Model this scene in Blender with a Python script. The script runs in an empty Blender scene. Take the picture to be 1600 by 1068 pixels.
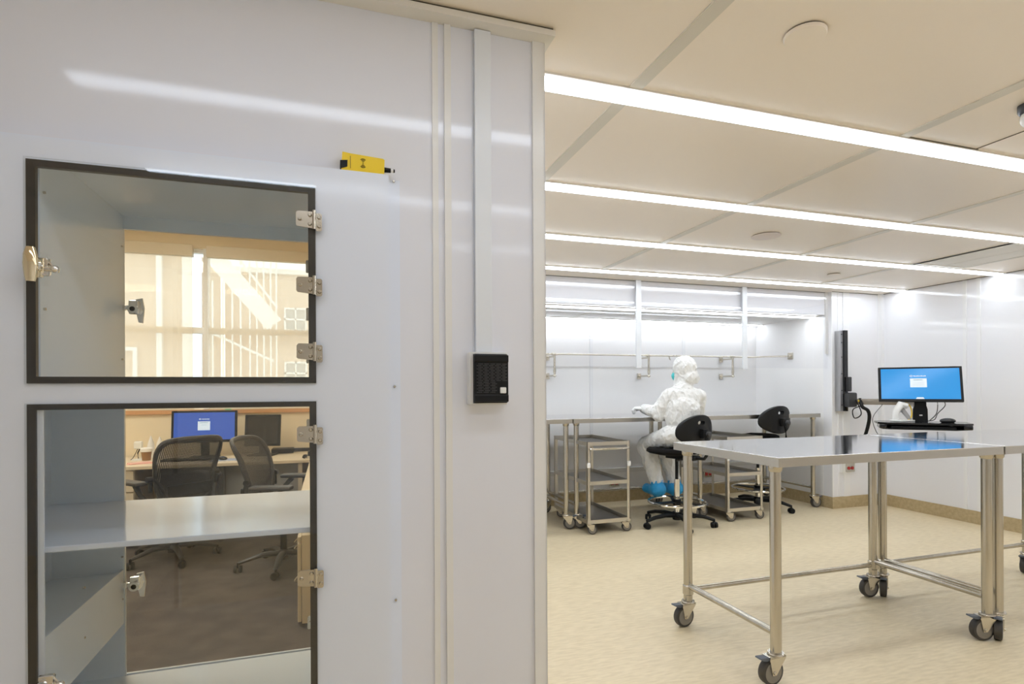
import bpy, bmesh, math, random
from mathutils import Vector, Matrix, noise
random.seed(7)
PI = math.pi
S = bpy.context.scene
COL = S.collection

# ------------------------------------------------------------------ materials
def mat(name, color, rough=.5, metal=0., spec=.5, coat=0., emit=None, es=0., bump=None, var=None, detail=5):
    m = bpy.data.materials.new(name); m.use_nodes = True
    nt = m.node_tree; b = nt.nodes['Principled BSDF']
    b.inputs['Base Color'].default_value = (*color, 1)
    b.inputs['Roughness'].default_value = rough
    b.inputs['Metallic'].default_value = metal
    b.inputs['Specular IOR Level'].default_value = spec
    b.inputs['Coat Weight'].default_value = coat
    b.inputs['Coat Roughness'].default_value = .04
    if emit:
        b.inputs['Emission Color'].default_value = (*emit, 1); b.inputs['Emission Strength'].default_value = es
    if bump or var:
        tc = nt.nodes.new('ShaderNodeTexCoord'); mp = nt.nodes.new('ShaderNodeMapping')
        nt.links.new(tc.outputs['Object'], mp.inputs['Vector'])
        sc = (bump or var)[0]
        mp.inputs['Scale'].default_value = sc
        n = nt.nodes.new('ShaderNodeTexNoise'); n.inputs['Scale'].default_value = 1; n.inputs['Detail'].default_value = detail
        nt.links.new(mp.outputs[0], n.inputs['Vector'])
        if bump:
            bp = nt.nodes.new('ShaderNodeBump'); bp.inputs['Strength'].default_value = bump[1]; bp.inputs['Distance'].default_value = bump[2]
            nt.links.new(n.outputs['Fac'], bp.inputs['Height']); nt.links.new(bp.outputs[0], b.inputs['Normal'])
        if var:
            r = nt.nodes.new('ShaderNodeValToRGB'); c2 = var[1]
            r.color_ramp.elements[0].color = (*color, 1); r.color_ramp.elements[1].color = (*c2, 1)
            r.color_ramp.elements[0].position = .35; r.color_ramp.elements[1].position = .65
            if bump:
                mp2 = nt.nodes.new('ShaderNodeMapping'); mp2.inputs['Scale'].default_value = var[0]
                nt.links.new(tc.outputs['Object'], mp2.inputs['Vector'])
                n2 = nt.nodes.new('ShaderNodeTexNoise'); n2.inputs['Scale'].default_value = 1; n2.inputs['Detail'].default_value = 6
                nt.links.new(mp2.outputs[0], n2.inputs['Vector']); nt.links.new(n2.outputs['Fac'], r.inputs[0])
            else:
                nt.links.new(n.outputs['Fac'], r.inputs[0])
            nt.links.new(r.outputs[0], b.inputs['Base Color'])
    return m

def mix_mat(name, base, fac, kind='acrylic'):
    m = bpy.data.materials.new(name); m.use_nodes = True; nt = m.node_tree
    for n in list(nt.nodes): nt.nodes.remove(n)
    o = nt.nodes.new('ShaderNodeOutputMaterial'); mx = nt.nodes.new('ShaderNodeMixShader')
    t = nt.nodes.new('ShaderNodeBsdfTransparent')
    nt.links.new(mx.outputs[0], o.inputs[0])
    if kind == 'acrylic':
        t.inputs[0].default_value = (*base, 1)
        g = nt.nodes.new('ShaderNodeBsdfGlossy'); g.inputs['Roughness'].default_value = .012
        f = nt.nodes.new('ShaderNodeLayerWeight'); f.inputs['Blend'].default_value = .5
        pw = nt.nodes.new('ShaderNodeMath'); pw.operation = 'POWER'; pw.inputs[1].default_value = 5
        ml = nt.nodes.new('ShaderNodeMath'); ml.operation = 'MULTIPLY_ADD'; ml.inputs[1].default_value = .9*fac; ml.inputs[2].default_value = .04*fac
        nt.links.new(f.outputs['Facing'], pw.inputs[0]); nt.links.new(pw.outputs[0], ml.inputs[0]); nt.links.new(ml.outputs[0], mx.inputs[0])
        nt.links.new(t.outputs[0], mx.inputs[1]); nt.links.new(g.outputs[0], mx.inputs[2])
    elif kind == 'shade':
        t.inputs[0].default_value = (1, .97, .9, 1)
        d = nt.nodes.new('ShaderNodeBsdfTranslucent'); d.inputs[0].default_value = (*base, 1)
        d2 = nt.nodes.new('ShaderNodeBsdfDiffuse'); d2.inputs[0].default_value = (*base, 1)
        m2 = nt.nodes.new('ShaderNodeMixShader'); m2.inputs[0].default_value = .3
        nt.links.new(d.outputs[0], m2.inputs[1]); nt.links.new(d2.outputs[0], m2.inputs[2])
        mx.inputs[0].default_value = fac
        nt.links.new(t.outputs[0], mx.inputs[1]); nt.links.new(m2.outputs[0], mx.inputs[2])
    else:  # woven mesh fabric with real holes in its pattern
        d = nt.nodes.new('ShaderNodeBsdfPrincipled'); d.inputs['Base Color'].default_value = (*base, 1); d.inputs['Roughness'].default_value = .6
        tc = nt.nodes.new('ShaderNodeTexCoord'); sp = nt.nodes.new('ShaderNodeSeparateXYZ')
        nt.links.new(tc.outputs['Object'], sp.inputs[0])
        outs = []
        for ax, k in (('X', 520.), ('Z', 700.)):
            a = nt.nodes.new('ShaderNodeMath'); a.operation = 'MULTIPLY'; a.inputs[1].default_value = k
            s = nt.nodes.new('ShaderNodeMath'); s.operation = 'SINE'
            nt.links.new(sp.outputs[ax], a.inputs[0]); nt.links.new(a.outputs[0], s.inputs[0]); outs.append(s)
        mm = nt.nodes.new('ShaderNodeMath'); mm.operation = 'MAXIMUM'
        nt.links.new(outs[0].outputs[0], mm.inputs[0]); nt.links.new(outs[1].outputs[0], mm.inputs[1])
        gt = nt.nodes.new('ShaderNodeMath'); gt.operation = 'GREATER_THAN'; gt.inputs[1].default_value = fac
        nt.links.new(mm.outputs[0], gt.inputs[0]); nt.links.new(gt.outputs[0], mx.inputs[0])
        nt.links.new(t.outputs[0], mx.inputs[1]); nt.links.new(d.outputs[0], mx.inputs[2])
    return m

M = {}
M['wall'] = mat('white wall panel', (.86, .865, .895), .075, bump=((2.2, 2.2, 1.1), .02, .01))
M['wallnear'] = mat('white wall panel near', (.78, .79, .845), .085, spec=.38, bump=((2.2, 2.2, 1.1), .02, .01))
M['wallsoft'] = mat('white back wall panel', (.90, .895, .895), .36, bump=((2.2, 2.2, 1.1), .03, .01))
M['joint'] = mat('white joint strip', (.88, .885, .895), .2)
M['batten'] = mat('off white batten', (.80, .79, .765), .25)
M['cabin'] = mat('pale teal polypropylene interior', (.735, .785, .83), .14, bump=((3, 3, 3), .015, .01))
M['conduit'] = mat('pale blue grey plastic', (.78, .81, .85), .3)
M['cab'] = mat('white polypropylene', (.78, .825, .92), .12, bump=((3, 3, 3), .015, .01))
M['ceil'] = mat('cream ceiling panel', (.95, .875, .785), .3)
M['seam'] = mat('grey ceiling batten', (.72, .69, .62), .3)
M['gap'] = mat('dark gap', (.10, .085, .06), .8)
M['ceilwhite'] = mat('white ceiling trim', (.80, .775, .72), .35)
M['floor'] = mat('cream vinyl floor', (.70, .58, .375), .42, bump=((60, 60, 60), .05, .002), var=((14, 75, 5), (.81, .685, .465)))
M['base'] = mat('tan vinyl skirting', (.42, .33, .185), .5, var=((40, 40, 40), (.50, .40, .235)))
M['steel'] = mat('brushed stainless steel', (.50, .475, .425), .30, 1., bump=((8, 300, 300), .05, .0006))
M['top'] = mat('polished steel table top', (.88, .89, .91), .09, 1., var=((2, 5, 5), (.82, .83, .85)))
M['tube'] = mat('steel tube', (.47, .44, .375), .24, 1., var=((30, 30, 3), (.56, .525, .46)))
M['cart'] = mat('cart steel', (.62, .59, .53), .32, 1.)
M['tray'] = mat('steel tray with painted reflection', (.24, .235, .23), .3, 1.)  # steel colour darkened to paint in the dark reflections inside the trays
M['chrome'] = mat('chrome', (.82, .81, .78), .07, 1.)
M['nickel'] = mat('nickel', (.62, .58, .50), .22, 1.)
M['brasschrome'] = mat('warm chrome', (.85, .74, .52), .07, 1.)
M['gasket'] = mat('dark brown rubber', (.022, .018, .015), .35)
M['rubber'] = mat('dark rubber', (.045, .04, .035), .55)
M['hub'] = mat('grey wheel core', (.22, .20, .17), .4)
M['pedal'] = mat('slate plastic pedal', (.10, .115, .14), .4)
M['black'] = mat('black plastic', (.007, .007, .007), .45, spec=.25)
M['blackfab'] = mat('black upholstery', (.008, .0075, .0075), .8, spec=.2, bump=((200, 200, 200), .3, .001))
M['glossblack'] = mat('gloss black plastic', (.012, .012, .013), .12)
M['darkgrey'] = mat('dark grey plastic', (.04, .04, .042), .4)
M['grey'] = mat('grey anodised rail', (.42, .42, .43), .35, .7)
M['white'] = mat('white plastic', (.82, .82, .80), .35)
M['yellow'] = mat('yellow plastic', (.86, .60, .0), .38)
M['yellowdk'] = mat('ochre plastic groove', (.30, .20, .0), .5)
M['yellowcord'] = mat('yellow cord', (.85, .58, .02), .4)
M['suit'] = mat('white coverall fabric', (.80, .80, .78), .55, bump=((34, 34, 22), .55, .012), detail=3.)
M['glove'] = mat('white glove', (.84, .85, .85), .5)
M['bootie'] = mat('blue shoe cover', (.03, .36, .72), .5, bump=((60, 60, 60), .6, .006))
M['mask'] = mat('teal mask', (.08, .55, .56), .6)
M['skin'] = mat('skin', (.62, .40, .30), .5)
M['hair'] = mat('dark hair', (.03, .02, .015), .6)
M['red'] = mat('red outlet', (.42, .02, .015), .35)
M['acrylic'] = mix_mat('clear acrylic', (.975, .985, .985), 1.0)
M['vinyl'] = mix_mat('clear hanging panel', (.985, .985, .99), .8)
M['glass'] = mix_mat('window glass', (.97, .99, .985), .8)
M['shade'] = mix_mat('beige solar shade', (.93, .86, .77), .36, 'shade')
M['weave'] = mix_mat('black chair mesh', (.020, .022, .026), -.2, 'weave')
M['weavegrey'] = mix_mat('grey chair mesh', (.045, .045, .05), -.5, 'weave')
M['led'] = mat('led diffuser', (1, 1, 1), .5, emit=(.87, .95, 1.05), es=25.)
M['ledcam'] = mat('led diffuser dimmed', (1, 1, 1), .5, emit=(.85, .95, 1.10), es=18.)
M['ledalcove'] = mat('led diffuser alcove', (1, 1, 1), .5, emit=(.9, .96, 1.02), es=27.)
M['ledfill'] = mat('led added office fill', (1, 1, 1), .5, emit=(1., .93, .80), es=40.)
M['scrblue'] = mat('blue screen', (.0, .02, .05), .2, emit=(.02, .27, .66), es=2.1)
M['scrblue2'] = mat('office blue screen', (.0, .02, .05), .2, emit=(.035, .088, .40), es=2.1)
M['scrwhite'] = mat('screen white', (.1, .1, .1), .3, emit=(.72, .80, .84), es=2.)
M['scrgrey'] = mat('screen grey', (.1, .1, .1), .3, emit=(.30, .42, .52), es=1.6)
M['scroff'] = mat('dark screen', (.012, .012, .014), .1)
M['offwall'] = mat('warm cream wall', (.82, .72, .54), .7)
M['offfloor'] = mat('dark brown carpet tile', (.052, .043, .038), .75, bump=((90, 90, 90), .4, .004), var=((7, 7, 7), (.095, .078, .069)))
M['laminate'] = mat('pale laminate', (.74, .64, .48), .35)
M['cream'] = mat('cream metal', (.68, .60, .46), .4)
M['greymod'] = mat('grey metal panel', (.34, .35, .35), .45)
M['wood'] = mat('orange wood rail', (.62, .34, .16), .45)
M['paper'] = mat('white paper', (.82, .82, .80), .7)
M['pink'] = mat('pink paper', (.80, .46, .40), .7)
M['coffee'] = mat('iced coffee', (.30, .15, .05), .2)
M['green'] = mat('green tag', (.10, .50, .28), .5)
M['bluemat'] = mat('blue patterned mat', (.10, .20, .48), .6, var=((60, 60, 60), (.7, .74, .8)))
M['facade'] = mat('tan facade render', (.58, .43, .31), .9, var=((1.2, 1.2, 1.2), (.64, .49, .36)))
M['whitemetal'] = mat('white painted metal', (.85, .86, .86), .5)
M['ground'] = mat('pale paving', (.5, .48, .44), .9)
M['gauze'] = mat('white tissue', (.85, .84, .82), .8)

# ------------------------------------------------------------------ mesh builder
class MB:
    def __init__(s): s.b = bmesh.new(); s.wn = False
    def box(s, x0, x1, y0, y1, z0, z1, rz=0, c=None, bev=0):
        ret = bmesh.ops.create_cube(s.b, size=1)
        vs = ret['verts']
        cx, cy, cz = (x0+x1)/2, (y0+y1)/2, (z0+z1)/2
        bmesh.ops.scale(s.b, vec=(abs(x1-x0), abs(y1-y0), abs(z1-z0)), verts=vs)
        if bev:
            s.wn = True
            es = list({e for v in vs for e in v.link_edges})
            r = bmesh.ops.bevel(s.b, geom=es, offset=bev, segments=2, affect='EDGES', profile=.5)
            vs = list({v for f in r['faces'] for v in f.verts} | {v for v in vs if v.is_valid})
        bmesh.ops.translate(s.b, vec=(cx, cy, cz), verts=vs)
        if rz:
            bmesh.ops.rotate(s.b, cent=c or (cx, cy, cz), matrix=Matrix.Rotation(rz, 3, 'Z'), verts=vs)
        return vs
    def cone(s, a, b, r0, r1=None, n=16, caps=True):
        a, b = Vector(a), Vector(b); r1 = r0 if r1 is None else r1
        d = b-a; L = d.length
        if L < 1e-6: return []
        q = Vector((0, 0, 1)).rotation_difference(d).to_matrix().to_4x4()
        ret = bmesh.ops.create_cone(s.b, cap_ends=caps, segments=n, radius1=r0, radius2=r1, depth=L, matrix=Matrix.Translation((a+b)/2) @ q)
        return ret['verts']
    def ball(s, c, r, n=12):
        if not hasattr(r, '__len__'): r = (r, r, r)
        ret = bmesh.ops.create_uvsphere(s.b, u_segments=n+4, v_segments=n, radius=1, matrix=Matrix.Translation(c) @ Matrix.Diagonal((*r, 1)))
        return ret['verts']
    def cap(s, a, b, r0, r1=None, n=12):
        r1 = r0 if r1 is None else r1
        s.cone(a, b, r0, r1, n+4); s.ball(a, r0, n); s.ball(b, r1, n)
    def tube(s, pts, r, n=10, closed=False, flat=None):
        pts = [Vector(p) for p in pts]; N = len(pts); rings = []
        up = Vector((0, 0, 1))
        for i, p in enumerate(pts):
            if closed: t = pts[(i+1) % N]-pts[i-1]
            else: t = pts[min(i+1, N-1)]-pts[max(i-1, 0)]
            t.normalize()
            u = up - t*up.dot(t)
            if u.length < .05: u = Vector((0, 1, 0)) - t*t.y
            u.normalize(); w = t.cross(u)
            rr = r[i] if hasattr(r, '__len__') else r
            fu = flat or 1
            rings.append([s.b.verts.new(p + (u*math.cos(2*PI*k/n)*rr*fu + w*math.sin(2*PI*k/n)*rr)) for k in range(n)])
        for i in range(N if closed else N-1):
            A, B = rings[i], rings[(i+1) % N]
            for k in range(n): s.b.faces.new((A[k], A[(k+1) % n], B[(k+1) % n], B[k]))
        if not closed:
            s.b.faces.new(rings[0][::-1]); s.b.faces.new(rings[-1])
    def lathe(s, prof, c=(0, 0, 0), n=24, axis='Z'):
        rings = []
        for r, h in prof:
            ring = []
            for k in range(n):
                a = 2*PI*k/n
                v = (max(r, 1e-4)*math.cos(a), max(r, 1e-4)*math.sin(a), h)
                if axis == 'Y': v = (v[0], v[2], v[1])
                if axis == 'X': v = (v[2], v[0], v[1])
                ring.append(s.b.verts.new((v[0]+c[0], v[1]+c[1], v[2]+c[2])))
            rings.append(ring)
        for A, B in zip(rings, rings[1:]):
            for k in range(n): s.b.faces.new((A[k], A[(k+1) % n], B[(k+1) % n], B[k]))
        s.b.faces.new(rings[0]); s.b.faces.new(rings[-1])
    def prism(s, poly, h0, h1, axis='Z'):
        def P(p, h):
            if axis == 'Z': return (p[0], p[1], h)
            if axis == 'Y': return (p[0], h, p[1])
            return (h, p[0], p[1])
        A = [s.b.verts.new(P(p, h0)) for p in poly]; B = [s.b.verts.new(P(p, h1)) for p in poly]
        n = len(poly)
        for k in range(n): s.b.faces.new((A[k], A[(k+1) % n], B[(k+1) % n], B[k]))
        s.b.faces.new(A[::-1]); s.b.faces.new(B)
        return A+B
    def frame(s, x0, x1, z0, z1, w, y0, y1, wb=None):
        wb = wb or w
        s.box(x0, x0+w, y0, y1, z0, z1); s.box(x1-w, x1, y0, y1, z0, z1)
        s.box(x0+w, x1-w, y0, y1, z1-wb, z1); s.box(x0+w, x1-w, y0, y1, z0, z0+wb)
    def xf(s, m): bmesh.ops.transform(s.b, matrix=m, verts=s.b.verts); return s
    def build(s, name, m, parent=None, loc=None, smooth=True, kind=None):
        bmesh.ops.recalc_face_normals(s.b, faces=s.b.faces)
        if loc is not None: bmesh.ops.translate(s.b, vec=-Vector(loc), verts=s.b.verts)
        me = bpy.data.meshes.new(name); s.b.to_mesh(me); s.b.free()
        me.materials.append(M[m] if isinstance(m, str) else m)
        if smooth:
            me.polygons.foreach_set('use_smooth', [True]*len(me.polygons))
            me.set_sharp_from_angle(angle=math.radians(32))
        o = bpy.data.objects.new(name, me); COL.objects.link(o)
        if smooth and s.wn: o.modifiers.new('weighted_normals', 'WEIGHTED_NORMAL').keep_sharp = True
        if parent: o.parent = parent
        elif loc is not None: o.location = loc
        if kind: o['kind'] = kind
        return o

def tag(o, label, cat, group=None):
    o['label'] = label; o['category'] = cat
    if group: o['group'] = group
    return o
def thing(name, label, cat, loc=(0, 0, 0), rz=0, group=None):
    o = bpy.data.objects.new(name, None); COL.objects.link(o); o.empty_display_size = .05
    o.location = loc; o.rotation_euler = (0, 0, rz)
    return tag(o, label, cat, group)
def copy_tree(o, parent=None):
    c = o.copy(); COL.objects.link(c); c.parent = parent
    for ch in list(o.children): copy_tree(ch, c)
    return c
def struct(name, m, *boxes):
    b = MB()
    for bx in boxes: b.box(*bx)
    return b.build(name, m, kind='structure', smooth=False)
def one(name, m, label, cat, fn, loc=(0, 0, 0), rz=0, group=None):
    b = MB(); fn(b); o = b.build(name, m); o.location = loc; o.rotation_euler = (0, 0, rz)
    return tag(o, label, cat, group)

H = 1.17          # lens height
ZC = 2.10         # main ceiling
ZN = 1.88         # niche ceiling
ZO = -.25         # office floor

# ------------------------------------------------------------------ clean room shell
struct('floor', 'floor', (-2.3, 5.36, -2.3, 1.385, -.1, 0), (.54, 5.36, 1.385, 5.35, -.1, 0))
struct('ceiling', 'ceil', (-2.3, 5.36, -2.3, 1.5, ZC, ZC+.1), (.54, 5.36, 1.5, 4.36, ZC, ZC+.1))
struct('ceiling_alcove', 'wallsoft', (.54, 4.73, 4.36, 5.35, ZN, ZC+.1))
struct('trim_15', 'seam', *[(x, x+.006, 4.49, 5.14, ZN-.002, ZN+.001) for x in (1.2, 2.3, 3.4)])
struct('wall_right', 'wall', (5.26, 5.36, -2.3, 4.33, 0, ZC))
struct('wall_return', 'wall', (4.63, 5.26, 4.23, 4.33, 0, ZC))
struct('wall_niche', 'wallsoft', (4.63, 4.73, 4.33, 5.25, 0, ZN))
struct('wall_back', 'wallsoft', (.54, 4.73, 5.25, 5.35, 0, ZN))
struct('wall_header', 'wall', (.537, 4.63, 4.285, 4.36, ZN, ZC))
struct('wall_left', 'wall', (-2.3, -2.2, -2.2, 1.385, 0, ZC))
struct('wall_behind', 'wall', (-2.3, 5.26, -2.3, -2.2, 0, ZC))
struct('wall_divider', 'wall', (.487, .537, 1.5, 5.35, 0, ZC+.1))
# wall with the pass-through opening
CX0, CX1, CZ0, CZ1 = -.775, -.015, .27, 1.685
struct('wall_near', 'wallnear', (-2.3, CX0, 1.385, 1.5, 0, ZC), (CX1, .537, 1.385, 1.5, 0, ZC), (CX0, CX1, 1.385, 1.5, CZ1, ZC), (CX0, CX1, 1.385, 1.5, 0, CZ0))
struct('trim_1', 'batten', (.244, .2585, 1.381, 1.386, 0, 2.078))
struct('trim_2', 'batten', (.274, .2905, 1.3785, 1.386, 0, 2.078))
struct('trim_3', 'batten', (.507, .541, 1.378, 1.39, 0, 2.078), (.537, .541, 1.378, 1.5, 0, 2.078))
struct('trim_4', 'ceilwhite', (-2.2, .557, 1.343, 1.505, 2.078, 2.0935))
struct('trim_5', 'gap', (-2.2, .553, 1.348, 1.50, 2.0935, ZC))  # dark strip, shade of the gap above the trim put into its colour
struct('trim_6', 'joint', (5.252, 5.261, 3.315, 3.345, .11, ZC), (5.252, 5.261, 3.425, 3.455, .11, ZC))
struct('trim_7', 'joint', (4.70, 4.712, 4.224, 4.231, .11, ZC), (4.765, 4.845, 4.222, 4.231, .11, ZC), (5.222, 5.262, 4.19, 4.232, .11, ZC), (4.626, 4.64, 4.226, 4.236, .11, ZC))
struct('trim_8', 'joint', (2.54, 2.574, 5.243, 5.251, .11, ZN), (3.65, 3.684, 5.243, 5.251, .11, ZN), (1.43, 1.464, 5.243, 5.251, .11, ZN))
struct('trim_9', 'batten', (4.60, 4.632, 4.272, 4.287, 1.5, ZC))
struct('trim_10', 'gap', (5.25, 5.262, -2.2, 4.23, ZC-.004, ZC+.002), (4.63, 5.26, 4.222, 4.232, ZC-.003, ZC+.002), (.64, 4.63, 4.279, 4.287, ZC-.003, ZC+.002))
struct('baseboard_right', 'base', (5.245, 5.26, -2.2, 4.23, 0, .11))
struct('baseboard_return', 'base', (4.615, 5.245, 4.215, 4.23, 0, .11))
struct('baseboard_niche', 'base', (4.615, 4.63, 4.23, 5.235, 0, .11))
struct('baseboard_back', 'base', (.64, 4.63, 5.235, 5.25, 0, .11))
struct('trim_11', 'batten', (.64, 4.6, 5.225, 5.25, .30, .345))
# ceiling battens (run in depth) and fine joint lines
seams = []
for x in (-1.34, -.22, .88, 2.003, 3.125, 4.17):
    seams += [(x, x+.045, y, y+.705, ZC-.004, ZC+.001) for y in (-1.55, -.755, .04, .835, 1.63, 2.425, 3.215)]
seams = [q for q in seams if not (q[0] < .6 and q[3] > 1.35)]
struct('trim_12', 'seam', *seams)
struct('trim_13', 'gap', (2.405, 2.409, .9, 1.53, ZC-.002, ZC+.001), (2.05, 2.42, 1.53, 1.534, ZC-.002, ZC+.001), (2.06, 2.30, .87, .873, ZC-.002, ZC+.001))
# white door in the wall behind the photographer
d = struct('door_1', 'white', (-1.25, -.35, -2.2, -2.165, 0, 2.03))
h = MB(); h.tube([(-.45, -2.165, 1.0), (-.45, -2.11, 1.0), (-.56, -2.10, 1.0)], .01); h.build('door_handle', 'chrome', d)

# ------------------------------------------------------------------ ceiling lamps
def lamp(x0, x1, y, z, label, w=.07, m='led'):
    t = thing('ceiling_light', label, 'ceiling light', ((x0+x1)/2, y, z), group='linear ceiling lights')
    b = MB(); b.box(x0, x1, y-w/2, y+w/2, z-.011, z+.0)
    b.build('diffuser', m, t, loc=t.location, smooth=False)
    b = MB(); e = .014
    for s_ in (-1, 1):
        ya, yb = sorted((y+s_*w/2, y+s_*(w/2+e))); b.box(x0-e, x1+e, ya, yb, z-.006, z)
    b.box(x0-e, x0, y-w/2, y+w/2, z-.006, z); b.box(x1, x1+e, y-w/2, y+w/2, z-.006, z)
    b.build('housing', 'ceilwhite', t, loc=t.location, smooth=False)
LN = ['recessed linear ceiling light closest to the camera, widest bright strip of the main ceiling',
      'second linear ceiling light, running just behind the widest one',
      'third linear ceiling light, fading out at the right wall',
      'fourth linear ceiling light, thinnest strip just before the hanging clear panels']
for i, y in enumerate((1.583, 2.388, 3.168, 3.985)):
    lamp(.62 if i else .60, 5.235, y, ZC, LN[i])
for y, x0, l in ((.80, -.72, 'linear ceiling light above the camera, upper bright streak reflected in the near wall'),
             (0.0, -.72, 'linear ceiling light behind the camera, lower streak reflected in the near wall'),
             (-.8, .60, 'shorter linear ceiling light over the rear of the room, two rows behind the camera')):
    lamp(x0, 5.235, y, ZC, l, m='ledcam')
lamp(.70, 4.615, 4.44, ZN, 'first linear light in the lower alcove ceiling behind the hanging panels', m='ledalcove')
lamp(.70, 4.615, 5.16, ZN, 'rear linear light in the alcove ceiling, washing the back wall', w=.05, m='ledalcove')

# ceiling fittings
def disc(name, x, y, r, t_, m, label, cat):
    g = .0045
    b = MB(); b.lathe([(r, -g), (r, -g-t_*.5), (r*.95, -g-t_*.8), (0, -g-t_*.8)], n=40); o = b.build(name, m); o.location = (x, y, ZC); tag(o, label, cat)
    b = MB(); b.lathe([(0, 0), (r*.93, 0), (r*.93, -g), (0, -g)], n=40); b.build('shadow_gap', 'gap', o)  # dark-coloured ring painting in the shadow line behind the disc
disc('sprinkler_cover', 1.19, 1.165, .052, .010, 'ceil', 'round cream cover plate on the ceiling nearest the camera, before the widest light', 'ceiling plate')
disc('ceiling_speaker', 2.535, 2.785, .085, .006, mat('mauve grille', (.84, .78, .78), .6), 'round mauve-grey ceiling disc between the second and third lights', 'ceiling speaker')
disc('sprinkler_cover', 3.93, 3.57, .05, .008, 'ceil', 'small round cream cover plate far back, before the fourth light', 'ceiling plate')
t = thing('security_camera', 'ceiling camera with a round white-ringed lens at the right edge', 'camera', (2.205, 1.235, ZC))
b = MB(); b.lathe([(.0, 0), (.036, 0), (.036, -.02), (.03, -.03), (0, -.03)], n=28); b.build('mount', 'darkgrey', t)
b = MB(); b.ball((0, 0, -.045), .03, 16); b.build('body', 'white', t)
b = MB(); b.lathe([(.019, -.034), (.023, -.037), (.023, -.032), (.019, -.028)], n=24, axis='Y'); b.xf(Matrix.Translation((-.012, 0, -.052)) @ Matrix.Rotation(math.radians(-45), 4, 'Z')); b.build('lens_ring', 'white', t)
t = thing('air_return', 'flat recessed return air panel in the ceiling near the right wall', 'ceiling vent', (4.46, 2.78, ZC))
b = MB(); b.frame(-.28, .26, -.33, .32, .035, -.004, .0); b.xf(Matrix.Rotation(PI/2, 4, 'X')); b.build('frame', 'seam', t, smooth=False)
b = MB(); b.box(-.24, .005, -.29, .28, -.003, 0); b.box(.012, .22, -.29, .28, -.003, 0); b.build('panel', 'ceilwhite', t, smooth=False)

# ------------------------------------------------------------------ pass-through cabinet
PX0, PX1, PZ0, PZ1 = -1.02, .1335, .12, 1.675
PY = 1.345
YR = 1.872
t = thing('pass_through_cabinet', 'white wall-built pass-through cabinet with two black-framed clear doors', 'cabinet', (-.3, 1.4, PZ0))
L0 = t.location
UX0, UX1 = -.565, -.029       # door frame outer
b = MB()   # raised face panel with two openings
b.box(PX0, UX0, PY, 1.385, PZ0, PZ1); b.box(UX1, PX1, PY, 1.385, PZ0, PZ1)
b.box(UX0, UX1, PY, 1.385, 1.627, PZ1); b.box(UX0, UX1, PY, 1.385, 1.145, 1.186); b.box(UX0, UX1, PY, 1.385, PZ0, .31)
for x in (UX0+.0005,):  # inner jamb lip
    b.box(x+.0, x+.024, PY+.002, PY+.006, .312, 1.143)
b.build('face_panel', 'cab', t, loc=L0, smooth=False)
for a_, c_ in ((PX1, .163), (PX0-.03, PX0)):
    b = MB(); b.box(a_, c_, 1.378, 1.385, PZ0, PZ1); b.build('flange', 'cab', t, loc=L0, smooth=False)
class SC:
    def cone(s, *a):
        b = MB(); b.cone(*a); b.build('screw', 'nickel', t, loc=L0)
b = SC()
for z in (1.672, 1.178, .664): b.cone((.149, 1.379, z), (.149, 1.374, z), .0035, .0025, 10)
for z in (.70, .58): 
    for y in (1.36, 1.60, 1.86): b.cone((-.5650, y, z-.0), (-.5605, y, z), .003, .003, 8)
for z in (1.58, 1.34): b.cone((-.5605, 1.40, z), (-.556, 1.40, z), .003, .003, 8)
for z in (1.58, 1.26): b.cone((-.5605, 1.855, z), (-.556, 1.855, z), .003, .003, 8)
YR = 1.872
b = MB()   # box walls
T = .012
b.box(-.572, -.560, 1.385, YR, 1.185, 1.685)                     # upper left wall
b.box(-.035, -.023, 1.385, YR, .345, 1.685)                      # right wall
b.box(-.572, -.023, 1.385, YR, 1.672, 1.684)                     # upper ceiling
b.box(-.745, -.023, 1.385, YR, 1.160, 1.184)                     # divider
b.box(-.745, -.733, 1.385, YR, .345, 1.16)                       # lower left wall
b.box(-.745, -.023, 1.385, YR, .335, .357)                       # floor
b.box(-.572, -.56, YR-.001, YR+.012, 1.15, 1.685); b.box(-.57, -.023, YR, YR+.012, 1.634, 1.684)
b.box(-.745, -.560, YR, YR+.012, .335, 1.16)                     # rear left panel lower
b.box(-.75, -.02, YR+.012, YR+.02, .27, .357)
b.build('body', 'cabin', t, loc=L0, smooth=False)
b = MB(); b.box(-.733, -.036, 1.362, YR-.001, .846, .858, bev=.002); b.build('shelf', 'cab', t, loc=L0, smooth=False)
b = MB(); b.box(-.733, -.566, 1.385, YR-.001, .640, .652); b.box(-.570, -.562, 1.350, YR-.001, .508, .662); b.build('ledge', 'cabin', t, loc=L0, smooth=False)
# jacket around the body where it stands in the office
b = MB(); b.box(-.775, -.745, 1.386, YR+.004, .27, 1.70); b.box(-.023, -.012, 1.386, YR+.004, .27, 1.70); b.box(-.745, -.023, 1.386, YR+.004, 1.685, 1.70); b.box(-.745, -.572, 1.386, YR+.012, 1.184, 1.685); b.box(-.745, -.023, 1.386, YR+.004, .27, .334)
b.build('jacket', 'cab', t, loc=L0, smooth=False)

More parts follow.
